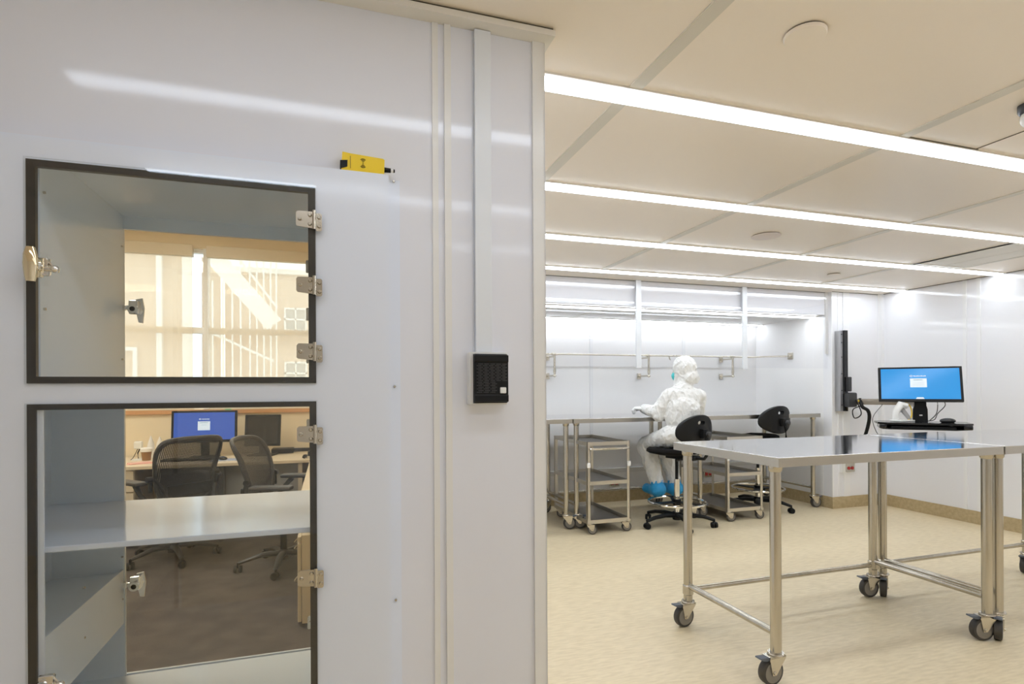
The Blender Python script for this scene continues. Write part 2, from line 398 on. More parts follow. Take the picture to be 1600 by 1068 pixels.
def hinge(parent, x, z, y, sgn, label=None):
    """leaf over the acrylic, knuckle, short leaf on the panel"""
    b = MB(); yo = y+sgn*.003
    lo, hi = sorted((y, yo))
    b.prism([(x-.038, z-.013), (x-.035, z-.016), (x-.004, z-.019), (x-.004, z+.018), (x-.034, z+.018), (x-.038, z+.014)], lo, hi, 'Y')
    b.prism([(x+.004, z-.024), (x+.014, z-.024), (x+.0165, z-.021), (x+.0165, z+.012), (x+.014, z+.015), (x+.004, z+.015)], lo, hi, 'Y')
    b.cone((x, y+sgn*.004, z-.021), (x, y+sgn*.004, z+.021), .0042, n=12)
    for dx, dz in ((-.030, 0), (-.009, .010), (-.009, -.010), (.0105, .006), (.0105, -.014)):
        b.cone((x+dx, yo, z+dz), (x+dx, yo+sgn*.0045, z+dz), .0045, .0028, 12)
    return b.build('hinge', 'nickel', parent, loc=L0)
def hinge_back(parent, x, z, y):
    b = MB(); b.prism([(x-.010, z-.02), (x-.012, z-.017), (x-.012, z+.017), (x-.010, z+.02), (x+.02, z+.02), (x+.02, z-.02)], y-.003, y, 'Y')
    b.cone((x-.004, y-.006, z), (x-.004, y-.003, z), .004, .004, 10)
    return b.build('hinge', 'nickel', parent, loc=L0)
def latch_front(parent, x, z, y, tall=True):
    b = MB()
    if tall:
        b.lathe([(0, -.034), (.008, -.034), (.0105, -.020), (.0125, 0), (.0115, .018), (.0075, .032), (0, .035)], c=(x-.003, y-.026, z), n=20)
        for v in b.b.verts: v.co.y = y-.026+(v.co.y-y+.026)*.7
        b.build('latch_handle', 'brasschrome', parent, loc=L0)
        b = MB()
    b.box(x-.006, x+.020, y-.012, y-.0005, z-.020, z+.016, bev=.004)
    b.cone((x-.004, y-.026, z-.002), (x+.004, y-.002, z-.002), .008, .011, 14)
    b.cone((x+.004, y-.016, z-.017), (x+.004, y-.006, z-.017), .0075, .0075, 14)
    b.cone((x+.014, y-.010, z-.006), (x+.036, y-.010, z-.007), .0055, .0055, 12)
    b.ball((x+.031, y-.012, z-.006), .0075, 8)
    b.tube([(x+.018, y-.006, z+.012), (x+.024, y-.010, z), (x+.018, y-.006, z-.016)], .004, 8)
    return b.build('latch', 'chrome', parent, loc=L0)
def latch_rear(parent, x, z, y):
    b = MB()
    b.prism([(x-.002, z+.026), (x+.016, z+.030), (x+.021, z), (x+.017, z-.042), (x+.006, z-.040), (x+.002, z-.022)], y-.006, y-.001, 'Y')
    b.box(x-.016, x+.010, y-.020, y-.006, z-.018, z+.022, bev=.004)
    b.cone((x-.032, y-.014, z), (x-.006, y-.014, z), .0055, .0055, 12)
    b.box(x-.045, x-.022, y-.020, y-.010, z-.008, z+.007, bev=.002)
    b.lathe([(.013, -.030), (.013, -.018), (.007, -.018), (.007, -.030)], c=(x-.003, y, z-.004), n=18, axis='Y')
    b.ball((x-.014, y-.022, z+.0), .007, 8)
    return b.build('latch', 'chrome', parent, loc=L0)
# front doors: acrylic pane > gasket frame, hinges, latch
b = MB(); b.box(UX0-.001, UX1+.002, 1.334, 1.3405, 1.184, 1.629); dr = b.build('door', 'acrylic', t, loc=L0, smooth=False)
b = MB(); b.frame(UX0, UX1, 1.186, 1.627, .0155, 1.3412, 1.352, .0135); b.build('gasket', 'gasket', dr, loc=L0, smooth=False)
for z in (1.550, 1.404, 1.256): hinge(dr, -.0315, z, 1.3335, -1)
latch_front(dr, -.541, 1.415, 1.3335)
b = MB(); b.box(UX0-.001, UX1+.002, 1.334, 1.3405, .312, 1.147); dr = b.build('door', 'acrylic', t, loc=L0, smooth=False)
b = MB(); b.frame(UX0, UX1, .312, 1.145, .0145, 1.3412, 1.352, .0115); b.build('gasket', 'gasket', dr, loc=L0, smooth=False)
for z in (1.072, .752, .42): hinge(dr, -.0315, z, 1.3335, -1)
latch_front(dr, -.536, .602, 1.3335, False)
# rear doors towards the office
for z0, z1, hz, lz in ((1.17, 1.66, (1.559, 1.409, 1.275), 1.408), (.33, 1.155, (1.059, .439), .618)):
    b = MB(); b.box(-.60, -.04, YR+.014, YR+.020, z0, z1); dr = b.build('door', 'acrylic', t, loc=L0, smooth=False)
    for z in hz: hinge_back(dr, -.058, z, YR+.013)
    latch_rear(dr, -.530, lz, YR+.010)

# ------------------------------------------------------------------ things on the near wall
t = thing('alarm_box', 'yellow handheld tag with black plug lying on the pass-through cabinet top', 'electronic device', (.077, 1.366, 1.6752))
b = MB(); b.prism([(-.050, 0), (.047, 0), (.048, .034), (.044, .0365), (-.030, .0405), (-.047, .0425)], -.018, .016, 'Y'); b.build('casing', 'yellow', t)
b = MB(); b.prism([(-.052, .003), (-.036, .009), (-.0355, .024), (-.0505, .022)], -.0195, -.017, 'Y'); b.box(-.052, -.0495, -.019, .01, 0, .022); b.build('clip', 'black', t)
b = MB(); b.box(-.030, -.0285, -.0188, -.0178, .006, .034); b.build('slot', 'yellowdk', t)
b = MB()
for sgn in (1, -1):
    for k, r in enumerate((.003, .006, .009)):
        pts = [(.0-.001 + r*math.sin(a)*.85, -.0185, .0205+sgn*(r*math.cos(a)+.0012)) for a in [(-.8+1.6*i/8) for i in range(9)]]
        b.tube(pts, .0007, 5)
b.ball((-.001, -.0185, .0205), .0011, 6); b.build('wireless_symbol', 'black', t)
b = MB(); b.cone((.048, -.008, .0145), (.063, -.008, .0145), .0058, .0052, 14); b.cone((.069, -.008, .0145), (.0725, -.008, .0145), .0045, .0035, 12); b.build('plug', 'black', t)
b = MB(); b.cone((.063, -.008, .0145), (.069, -.008, .0145), .0042, .0042, 12); b.build('plug_ring', 'white', t)

one('cable_conduit', 'conduit', 'pale blue-grey vertical cable duct above the black intercom', 'cable duct',
    lambda b: (b.box(-.0005, .042, -.014, 0, 0, .812, bev=.0015), b.box(-.0045, -.0025, -.002, 0, 0, .812)), (.350, 1.3849, 1.264))
t = thing('intercom', 'black louvred intercom speaker in a white box on the near wall', 'intercom', (.381, 1.3849, 1.136))
b = MB(); b.box(-.052, .046, -.030, 0, -.004, .127, bev=.002); b.build('back_box', 'white', t)
b = MB(); b.box(-.043, .044, -.040, -.030, 0, .122, bev=.003)
b.prism([(-.030, .0), (-.030, .122), (-.046, .118), (-.046, .104), (-.043, .100), (-.043, .022), (-.046, .018), (-.046, .004)], -.043, .044, 'X'); b.build('cover', 'black', t)
b = MB()
for i in range(18):
    z = .026+i*.0041
    x1 = .040 if i > 6 else .014
    n_ = 5 if i > 6 else 3
    for k in range(n_):
        a0 = -.037+(x1+.037)*k/n_+(.004 if i % 2 else 0)
        b.box(a0, min(a0+(x1+.037)/n_-.004, x1), -.0452, -.0425, z, z+.0021)
b.build('louvre', 'darkgrey', t, smooth=False)
b = MB(); b.box(.022, .038, -.047, -.042, .024, .039, bev=.002); b.build('call_button', 'white', t)

# ------------------------------------------------------------------ casters and tables
def caster(parent, x, y, ang, r=.052, w=.032, top=.118, brake=True, name='caster'):
    """swivel caster: trailing direction ang"""
    R = Matrix.Translation((x, y, 0)) @ Matrix.Rotation(ang, 4, 'Z')
    off = .028*r/.052
    b = MB(); b.lathe([(r*.78, -w/2), (r*.97, -w/2*.9), (r, -w/2*.5), (r, w/2*.5), (r*.97, w/2*.9), (r*.78, w/2)], n=30, axis='Y'); b.xf(Matrix.Translation((off, 0, r)))
    b.xf(R); c = b.build(name, 'rubber', parent)
    b = MB(); b.lathe([(r*.76, -w/2*1.02), (r*.70, -w/2*1.08), (r*.66, -w/2*.8), (r*.3, -w/2*.7), (r*.25, -w/2*1.05), (0, -w/2*1.05), (0, w/2*1.05), (r*.25, w/2*1.05), (r*.3, w/2*.7), (r*.66, w/2*.8), (r*.70, w/2*1.08), (r*.79, w/2*1.02)], n=30, axis='Y')
    b.xf(Matrix.Translation((off, 0, r))); b.xf(R); b.build('wheel_core', 'hub', c)
    b = MB()
    for s_ in (-1, 1):
        y0, y1 = sorted((s_*(w/2+.003), s_*(w/2+.006)))
        b.prism([(off-.009, r-.009), (off+.009, r-.009), (off+.024*r/.052, top-.012), (off+.016*r/.052, top-.004), (-.028*r/.052, top-.004), (-.030*r/.052, top-.012)], y0, y1, 'Y')
        b.cone((off, s_*(w/2+.006), r), (off, s_*(w/2+.011), r), .007, .006, 10)
    b.cone((off, -w/2-.004, r), (off, w/2+.004, r), .005, .005, 10)
    b.box(-.030*r/.052, off+.022*r/.052, -w/2-.006, w/2+.006, top-.009, top-.003)
    b.lathe([(.0, top-.004), (.030*r/.052, top-.004), (.033*r/.052, top), (.031*r/.052, top+.005), (.0, top+.005)], n=24)
    b.xf(R); b.build('fork', 'nickel', c)
    if brake:
        b = MB(); b.prism([(off+.014, top-.012), (off+.022, top-.004), (off+.062, top-.001), (off+.064, top-.006), (off+.048, top-.014), (off+.030, top-.018)], -w/2*.95, w/2*.95, 'Y')
        b.xf(R); b.build('brake_pedal', 'pedal', c)
    return c

def table(label, loc, w, dep, zt, ins_f, ins_b, cast, group, ix=.03, back_rail=True):
    """loc = front left corner on the floor; legs inset"""
    t = thing('work_table', label, 'table', loc, group=group)
    b = MB(); b.box(0, w, 0, dep, zt-.004, zt, bev=.0015); b.build('table_top', 'top', t)
    b = MB(); h_ = .034
    b.box(0, w, 0, .003, zt-.004-h_, zt-.0035); b.box(0, w, dep-.003, dep, zt-.004-h_, zt-.0035)
    b.box(0, .003, .003, dep-.003, zt-.004-h_, zt-.0035); b.box(w-.003, w, .003, dep-.003, zt-.004-h_, zt-.0035)
    b.box(.08, w-.08, dep/2-.06, dep/2+.06, zt-.03, zt-.005); b.build('apron', 'steel', t, smooth=False)
    xs = (ix, w-ix); ys = (ins_f, dep-ins_b)
    k = 0
    for j, y in enumerate(ys):
        for i, x in enumerate(xs):
            b = MB(); b.cone((x, y, .122), (x, y, zt-.03), .0215, n=24)
            b.lathe([(.0215, zt-.062), (.026, zt-.056), (.028, zt-.037), (.0215, zt-.037)], c=(x, y, 0), n=24)
            b.build('leg', 'tube', t)
            caster(t, x, y, cast[k]); k += 1
    zr = .197
    for x in xs:
        b = MB(); b.cone((x, ys[0], zr), (x, ys[1], zr), .0145, n=16); b.build('stretcher', 'tube', t)
    b = MB(); b.cone((xs[0], ys[1], zr-.02), (xs[1], ys[1], zr-.02), .0125, n=16)
    for x in xs: b.lathe([(.0215, zr-.045), (.026, zr-.04), (.026, zr), (.0215, zr+.005)], c=(x, ys[1], 0), n=20)
    b.build('stretcher', 'tube', t)
    return t
D = math.radians
G1 = 'steel tables in the middle of the room'
table('wheeled stainless steel table nearest the camera, its whole top and left legs in view', (1.650, 1.752, 0), 1.276, .70, .90, .052, .072,
      (D(183), D(166), D(186), D(172)), G1, ix=.031)
table('wheeled stainless steel table continuing the nearest one to the right, cut by the photo edge', (2.936, 1.752, 0), 1.276, .70, .90, .052, .072,
      (D(212), D(200), D(222), D(195)), G1, ix=.031)
G2 = 'steel tables along the alcove'
table('steel table under the alcove shield at far left, mostly hidden behind the wall', (.66, 4.285, 0), 1.255, .76, .922, .05, .06, (D(200), D(350), D(200), D(340)), G2, ix=.04)
table('steel table under the alcove shield where the person in white works', (1.925, 4.285, 0), 1.215, .76, .922, .05, .06, (D(340), D(350), D(200), D(340)), G2, ix=.045)
table('steel table at the right end of the alcove, behind the empty stool', (3.15, 4.285, 0), 1.395, .76, .922, .05, .06, (D(10), D(352), D(200), D(10)), G2, ix=.045)

# ------------------------------------------------------------------ carts
def cart(label, loc):
    w, dp, zt = .385, .70, .742
    t = thing('utility_cart', label, 'cart', loc, group='steel three-shelf carts under the alcove tables')
    for z in (zt, .425, .115):
        b = MB()
        b.box(.012, w-.012, .012, dp-.012, z-.030, z-.026)
        b.build('tray', 'tray', t, smooth=False)
        b = MB(); b.frame(0, w, 0, dp, .003, z-.030, z, .003)
        # frame() builds in XZ; rotate into XY
        b.b.free(); b = MB()
        b.box(.003, w-.003, .001, .010, z-.030, z); b.box(.003, w-.003, dp-.010, dp-.001, z-.030, z)
        b.box(.001, .006, .01, dp-.01, z-.030, z); b.box(w-.006, w-.001, .01, dp-.01, z-.030, z)
        b.build('tray_rim', 'cart', t, smooth=False)
    for x in (0, w-.026):
        for y in (0, dp-.026):
            b = MB()
            b.box(x, x+.026, y, y+.004, .085, zt+.002); s_ = x if x == 0 else x+.022
            b.box(s_, s_+.004, y, y+.026, .085, zt+.002)
            b.box(x-.002, x+.028, y-.006, y+.0, .085, .105) if y == 0 else b.box(x, x+.026, y+.02, y+.028, .085, .105)
            b.build('post', 'cart', t, smooth=False)
    b = MB(); b.tube([(.020, -.002, zt-.055), (.026, -.022, zt-.055), (.05, -.028, zt-.055), (w-.05, -.028, zt-.055), (w-.026, -.022, zt-.055), (w-.020, -.002, zt-.055)], .008, 10); b.build('handle', 'chrome', t)
    for x in (.0, w-.022):
        b = MB(); b.box(x-.004, x+.026, -.010, .0, zt-.205, zt-.165, bev=.003); b.build('clip', 'white', t)
    for x, y, a in ((.03, .02, D(335)), (w-.045, .02, D(350)), (.03, dp-.03, D(340)), (w-.03, dp-.03, D(350))):
        caster(t, x, y, a, r=.039, w=.026, top=.083, brake=False)
    return t
cart('steel three-tier utility cart left of the person, with its push handle towards the room', (1.958, 4.10, 0))
cart('steel three-tier utility cart between the two stools, partly behind the nearest table', (3.30, 4.10, 0))

# ------------------------------------------------------------------ drafting stools
def stool(label, loc, rz, rs, seat_z=.665, base_rz=0.):
    """local +Y is where a sitter faces"""
    t = thing('drafting_stool', label, 'stool', loc, rz, group='black drafting stools')
    b = MB(); b.lathe([(.0, .055), (.035, .055), (.042, .08), (.038, .12), (.0, .12)], n=24)
    for k in range(5):
        a = rs+k*2*PI/5; u = Vector((math.cos(a), math.sin(a), 0))
        pts = [u*.03+Vector((0, 0, .092)), u*.12+Vector((0, 0, .098)), u*.22+Vector((0, 0, .088)), u*.30+Vector((0, 0, .066))]
        b.tube(pts, [.026, .025, .021, .017], 10, flat=.75)
    b.build('star_base', 'black', t)
    for k in range(5):
        a = rs+k*2*PI/5; u = Vector((math.cos(a), math.sin(a), 0)); p = u*.30
        b = MB(); a2 = a+1.1+k; v = Vector((math.cos(a2), math.sin(a2), 0)); n_ = Vector((-v.y, v.x, 0))
        for s_ in (-1, 1): b.cone(p+n_*s_*.006+Vector((0, 0, .025)), p+n_*s_*.024+Vector((0, 0, .025)), .025, .023, 18)
        b.cone(p+Vector((0, 0, .03)), p+Vector((0, 0, .075)), .008, .008, 8); b.ball(p+Vector((0, 0, .042)), (.02, .02, .013), 8)
        b.build('caster', 'black', t)
    b = MB(); b.cone((0, 0, .055), (0, 0, .40), .025, n=20); c = b.build('column', 'chrome', t)
    b = MB(); b.cone((0, 0, .40), (0, 0, seat_z-.05), .0135, n=16); b.build('piston', 'black', c)
    b = MB(); R_ = .235
    b.tube([(R_*math.cos(a), R_*math.sin(a), .205) for a in [2*PI*i/48 for i in range(48)]], .011, 10, closed=True)
    b.build('foot_ring', 'chrome', t)
    b = MB(); b.cone((0, 0, .18), (0, 0, .23), .034, n=18)
    for k in range(3):
        a = rs+.4+k*2*PI/3; b.box(.02, .232, -.035, .035, .200, .208, rz=a, c=(0, 0, .2))
    b.build('foot_ring_spokes', 'black', t)
    b = MB(); n = 40; rings = []
    prof = [(.0, -.045), (.12, -.045), (.19, -.030), (.215, -.008), (.212, .010), (.19, .022), (.13, .018), (.06, .010), (0, .008)]
    b.lathe(prof, n=40)
    for v in b.b.verts:
        if v.co.y > 0: v.co.y *= 1.08
        v.co.x *= 1.05
        if v.co.y > .15: v.co.z -= (v.co.y-.15)*.35
    b.xf(Matrix.Translation((0, .03, seat_z))); b.build('seat', 'blackfab', t)
    b = MB(); b.box(-.05, .05, -.20, .08, seat_z-.075, seat_z-.040, bev=.006); b.cone((-.03, -.12, seat_z-.065), (-.17, -.12, seat_z-.07), .007, .009, 10); b.build('mechanism', 'black', t)
    # backrest: wide rounded plate with a hand slot
    br = MB(); zc = seat_z+.158; outer = []
    N = 48
    for i in range(N):
        a = 2*PI*i/N; c_, s_ = math.cos(a), math.sin(a)
        rx = .240; rz_ = .145 if s_ > 0 else .115
        e = 2.3
        x = rx*abs(c_)**(2/e)*(1 if c_ >= 0 else -1); z = rz_*abs(s_)**(2/e)*(1 if s_ >= 0 else -1)
        if s_ > 0: x *= 1-.18*s_*s_
        else: x *= 1-.28*s_*s_; 
        outer.append((x, z))
    hole = [(.046*math.copysign(abs(math.cos(2*PI*i/N))**.6, math.cos(2*PI*i/N)), .080+.017*math.copysign(abs(math.sin(2*PI*i/N))**.8, math.sin(2*PI*i/N))) for i in range(N)]
    def cv(p, y): return (p[0], y + (p[0]**2)*1.1 - .0*p[1], zc+p[1])
    rows = []
    mid = [((o[0]*.5+hh[0]*.5), (o[1]*.5+hh[1]*.5)) for o, hh in zip(outer, hole)]
    sh = [(o[0]*.94+hh[0]*.06, o[1]*.94+hh[1]*.06) for o, hh in zip(outer, hole)]
    for pts, y in ((hole, -.248), (mid, -.250), (sh, -.248), (outer, -.240), (outer, -.228), (sh, -.214), (mid, -.205), (hole, -.206)):
        rows.append([br.b.verts.new(cv(p, y)) for p in pts])
    for i in range(len(rows)):
        A, B_ = rows[i], rows[(i+1) % len(rows)]
        for k in range(N): br.b.faces.new((A[k], A[(k+1) % N], B_[(k+1) % N], B_[k]))
    br.build('backrest', 'black', t)
    b = MB(); b.tube([(0, -.18, seat_z-.058), (0, -.27, seat_z-.055), (0, -.295, seat_z-.02), (0, -.285, seat_z+.12), (0, -.275, zc+.02)], .016, 10, flat=.8)
    b.box(-.03, .03, -.285, -.25, zc-.045, zc+.03, bev=.006)
    b.build('back_bracket', 'black', t)
    b = MB(); b.lathe([(.012, -.33), (.022, -.325), (.022, -.300), (.010, -.295), (.010, -.27)], c=(0.0, 0, zc-.01), n=16, axis='Y'); b.build('knob', 'darkgrey', t)
    return t
stool('black drafting stool the person in white sits on', (2.81, 4.13, 0), D(19), D(20), seat_z=.650)
stool('empty black drafting stool at the right end of the alcove', (3.94, 4.45, 0), D(14), D(70), seat_z=.70)

# ------------------------------------------------------------------ alcove fittings
def batten_strip(x, label):
    one('hanging_strip', 'conduit', label, 'strip', lambda b: (b.box(-.025, .025, -.006, .006, 1.345, 2.098, bev=.001), b.cone((-.012, -.008, 2.07), (-.012, -.005, 2.07), .004), b.cone((.012, -.008, 2.07), (.012, -.005, 2.07), .004), b.cone((0, -.008, 1.37), (0, -.005, 1.37), .003)), (x, 4.247, 0), group='vertical strips between the hanging panels')
batten_strip(2.517, 'pale vertical strip hanging from the ceiling left of the person')
batten_strip(3.620, 'pale vertical strip hanging from the ceiling right of the person')
batten_strip(1.414, 'pale vertical strip behind the near wall at the far left of the alcove')
for x0, x1, l in ((1.414, 2.517, 'clear hanging shield at the left of the alcove, above the left steel tables'), (2.517, 3.62, 'clear hanging shield in the middle of the alcove, above the person'),
                  (3.62, 4.61, 'clear hanging shield at the right end of the alcove'), (.66, 1.414, 'clear hanging shield hidden at the far left of the alcove')):
    one('clear_shield', 'vinyl', l, 'clear panel', lambda b: b.box(x0+.002, x1-.002, 4.2545, 4.2565, 1.356, 2.098), group='clear shields hanging before the alcove')
t = thing('gas_pipe', 'thin steel pipe running along the alcove back wall with three brackets', 'pipe', (2.0, 5.05, 1.49))
b = MB(); b.tube([(.70, 5.05, 1.508), (4.33, 5.05, 1.508), (4.40, 5.03, 1.508), (4.60, 4.78, 1.505), (4.628, 4.74, 1.505)], .0085, 12); b.build('pipe', 'nickel', t, loc=t.location)
b = MB(); b.box(4.618, 4.630, 4.705, 4.775, 1.470, 1.540, bev=.003); b.cone((4.60, 4.745, 1.505), (4.622, 4.74, 1.505), .016, n=14); b.build('wall_flange', 'nickel', t, loc=t.location)
for x in (2.07, 3.11, 4.147):
    b = MB()
    b.tube([(x, 5.24, 1.487), (x, 5.06, 1.487), (x+.0, 5.045, 1.487)], .009, 10); b.tube([(x, 5.05, 1.497), (x, 5.05, 1.30)], .011, 12)
    b.tube([(x, 5.05, 1.30), (x, 5.24, 1.30)], .009, 10)
    for z in (1.30, 1.487): b.box(x-.022, x+.022, 5.238, 5.2495, z-.03, z+.03, bev=.003); 
    b.ball((x, 5.05, 1.30), .016, 8); b.cone((x, 5.05, 1.33), (x, 5.05, 1.36), .015, n=12); b.cone((x-.03, 5.05, 1.508), (x+.03, 5.05, 1.508), .013, n=12)
    b.build('bracket', 'nickel', t, loc=t.location)
b = MB(); b.tube([(3.35, 5.05, 1.505), (3.35, 5.04, 1.475), (3.355, 5.03, 1.465)], .006, 8); b.build('hook', 'nickel', t, loc=t.location)
def outlet(x, y, z, label):
    t = thing('power_outlet', label, 'outlet', (x, y, z), group='red power outlets low on the walls')
    b = MB(); b.box(-.055, .055, -.012, 0, -.04, .04, bev=.003); b.build('plate', 'nickel', t)
    b = MB()
    for sx in (-1, 1):
        b.box(sx*.023-.017, sx*.023+.017, -.016, -.010, -.022, .022, bev=.004)
    b.build('socket', 'red', t)
outlet(2.80, 5.225, .20, 'red double outlet under the table, seen through the left cart')
outlet(3.95, 5.225, .235, 'red double outlet on the back wall just right of the seated person')
t = thing('power_outlet', 'red outlets on a white box under the monitor arm rail, with a black plug', 'outlet', (4.80, 4.23, .41))
b = MB(); b.box(-.09, .050, -.045, 0, -.065, .10, bev=.003); b.build('back_box', 'white', t)
b = MB(); b.box(-.055, .055, -.052, -.044, -.055, .09, bev=.002); b.build('plate', 'nickel', t)
b = MB()
for sx in (-1, 1):
    for z in (-.02, .055): b.cone((sx*.022, -.057, z), (sx*.022, -.050, z), .016, n=14)
b.build('socket', 'red', t)
b = MB(); b.box(-.03, .045, -.085, -.055, .03, .062, bev=.006); b.build('plug', 'black', t)

# ------------------------------------------------------------------ wall-mounted computer workstation
t = thing('monitor_rail', 'grey and black vertical wall rail carrying the monitor arm', 'wall rail', (4.72, 4.23, .943))
b = MB(); b.box(-.055, -.020, -.062, 0, 0, .775, bev=.002); b.build('rail_plate', 'grey', t)
b = MB()
for z in (.06, .20, .36, .52, .66, .74): b.cone((-.038, -.066, z), (-.038, -.061, z), .006, .005, 10)
b.build('screw', 'darkgrey', t)
b = MB(); b.box(-.020, .028, -.075, 0, .0, .778, bev=.003); b.build('rail_channel', 'glossblack', t)
b = MB(); b.box(.0, .038, -.11, -.01, .19, .33, bev=.008); b.box(-.02, .085, -.13, -.02, .04, .18, bev=.015); b.build('cable_cover', 'darkgrey', t)
t = thing('monitor_workstation', 'arm-mounted black monitor with keyboard tray, blue login screen lit', 'computer workstation', (4.495, 3.275, .86))
L1 = t.location
mo = Matrix.Rotation(math.radians(-47), 4, 'Z')   # local -Y faces the camera
W, HH = .556, .292
def place(b): b.xf(mo); b.xf(Matrix.Rotation(0, 4, 'Z')); return b
tilt = Matrix.Translation((0, 0, .197)) @ Matrix.Rotation(math.radians(-17), 4, 'X')
b = MB(); b.box(-W/2, W/2, 0, .028, 0, HH, bev=.003); b.box(-W*.3, W*.3, .028, .05, .05, HH-.05, bev=.01); b.xf(tilt); place(b).build('monitor', 'black', t)
mon = t.children[0]
b = MB(); b.box(-W/2+.018, W/2-.018, -.0012, .0, .020, HH-.016); b.xf(tilt); place(b).build('screen', 'scrblue', mon)
b = MB(); b.box(-.062, .048, -.0024, -.0012, .118, .192)
b.tube([(-.054+.009*math.cos(a), -.0024, .213+.006*math.sin(a)) for a in [2*PI*i/14 for i in range(14)]], .0016, 5, closed=True)
for i in range(10): b.box(-.038+i*.0083, -.032+i*.0083, -.0024, -.0012, .209, .217-(.002 if i % 3 else 0))
b.xf(tilt); place(b).build('login_box', 'scrwhite', mon)
b = MB(); b.box(-.040, .022, -.003, -.0022, .176, .183)
for i in range(3): b.box(-.045, .032, -.003, -.0022, .135+i*.012, .137+i*.012)
b.xf(tilt); place(b).build('login_text', 'scrgrey', mon)
b = MB(); b.prism([(-.028, .020), (.028, .020), (.020, .034), (-.020, .034)], -.0026, -.0012, 'Y'); b.xf(tilt); place(b).build('label', 'scrwhite', mon)
b = MB(); b.prism([(-.050, .0), (.050, .0), (.048, .10), (.040, .13), (.038, .24), (-.038, .24), (-.040, .13), (-.048, .10)], .03, .065, 'Y'); b.cone((0, .035, .30), (0, .06, .30), .03, n=16)
b.xf(Matrix.Translation((.01, .055, .03))); place(b).build('monitor_stand', 'black', t)
b = MB(); b.box(-.007, .013, .026, .03, .048, .058); b.xf(Matrix.Translation((.01, .055, .03))); place(b).build('label', 'paper', t)
b = MB(); b.prism([(-.30, -.16), (-.24, -.205), (.24, -.205), (.305, -.16), (.305, .10), (.26, .135), (-.27, .12), (-.31, .05)], .020, .034, 'Z')
b.prism([(-.27, -.17), (-.22, -.20), (.22, -.20), (.285, -.17), (.285, .08), (-.27, .08)], -.02, -.012, 'Z')
b.box(-.29, -.24, -.19, .06, -.016, .022, bev=.01); b.box(.24, .30, -.19, .06, -.016, .022, bev=.01); b.box(-.25, .25, .02, .06, -.014, .022)
place(b).build('keyboard_tray', 'glossblack', t)
b = MB(); b.box(-.21, .20, -.185, -.03, -.012, .003, bev=.003)
for r in range(4):
    for k in range(14): b.box(-.20+k*.028, -.176+k*.028, -.175+r*.034, -.148+r*.034, .003, .006)
place(b).build('keyboard', 'black', t)
# arm from the rail to the stand
b = MB(); P0 = Vector((4.80, 4.15, 1.035)); P1 = Vector((5.02, 3.80, 1.035)); P2 = Vector((4.575, 3.36, 1.00))
for A, B_ in ((P0, P1), (P1, P2)):
    dvec = (B_-A); a = math.atan2(dvec.y, dvec.x); L = dvec.length
    vs = b.box(0, L, -.02, .02, -.028, .028, bev=.008); bmesh.ops.transform(b.b, matrix=Matrix.Translation(A) @ Matrix.Rotation(a, 4, 'Z'), verts=vs)
for p in (P0, P1, P2): b.cone(p-Vector((0, 0, .035)), p+Vector((0, 0, .035)), .028, n=18)
b.build('arm', mat('dark brushed arm steel', (.30, .27, .23), .3, 1.), t, loc=L1)
def cable(name, pts, r, m, parent, loc):
    # smooth Catmull-Rom path
    P = [Vector(p) for p in pts]; out = []
    Q = [P[0]*2-P[1]]+P+[P[-1]*2-P[-2]]
    for i in range(1, len(Q)-2):
        for s_ in range(8):
            u = s_/8; a, b_, c_, d_ = Q[i-1], Q[i], Q[i+1], Q[i+2]
            out.append(.5*((2*b_)+(-a+c_)*u+(2*a-5*b_+4*c_-d_)*u*u+(-a+3*b_-3*c_+d_)*u**3))
    out.append(P[-1]); b = MB(); b.tube(out, r, 8); return b.build(name, m, parent, loc=loc)
def wp(x, y, z): return L1 + (mo @ Vector((x, y, z)))
cable('cable', [wp(.10, .04, .24), wp(.12, .07, .19), wp(.11, .05, .10), wp(.06, .0, .045)], .003, 'black', t, L1)
cable('cable', [wp(.13, .04, .24), wp(.17, .07, .17), wp(.12, .06, .10), wp(.09, .02, .05), wp(.02, 0, .04)], .003, 'black', t, L1)
cable('cable', [wp(.05, .05, .23), wp(.09, .05, .215), wp(.115, .05, .23)], .003, 'black', t, L1)
cable('cable', [wp(-.25, .05, .17), wp(-.32, .02, .06), wp(-.30, .0, -.05), wp(-.25, .02, -.12)], .0025, 'darkgrey', t, L1)
cable('yellow_cord', [wp(-.10, .06, .20), wp(-.06, .05, .15), wp(-.055, .03, .08), wp(-.08, .02, .04)], .005, 'yellowcord', t, L1)
cable('hose', [(4.83, 4.10, 1.06), (4.80, 4.05, .99), (4.86, 4.04, .95), (4.90, 4.06, .87), (4.90, 4.10, .72), (4.87, 4.17, .52)], .016, 'black', t, L1)
cable('yellow_cord', [(4.80, 4.09, 1.05), (4.83, 4.07, .98), (4.86, 4.05, .95)], .007, 'yellowcord', t, L1)
cable('cable', [(4.77, 4.12, 1.10), (4.80, 4.06, .93), (4.74, 4.08, .88), (4.72, 4.08, .96), (4.82, 4.07, 1.0)], .005, 'black', t, L1)
tag_ = thing('barcode_scanner', 'white handheld scanner in its stand on the monitor tray', 'scanner', wp(-.13, .02, .035))
b = MB(); b.tube([(-.06, 0, .004), (-.05, .0, .08), (-.01, -.01, .135), (.03, -.03, .125)], [.022, .026, .030, .024], 12); b.build('scanner_head', 'white', tag_)
b = MB(); b.tube([(.01, 0, .10), (.03, -.02, .06), (.055, -.04, .01)], [.018, .016, .014], 10); b.build('grip', 'grey', tag_)
b = MB(); b.box(-.085, .07, -.07, .03, 0, .012, bev=.004); b.build('stand_base', 'white', tag_)
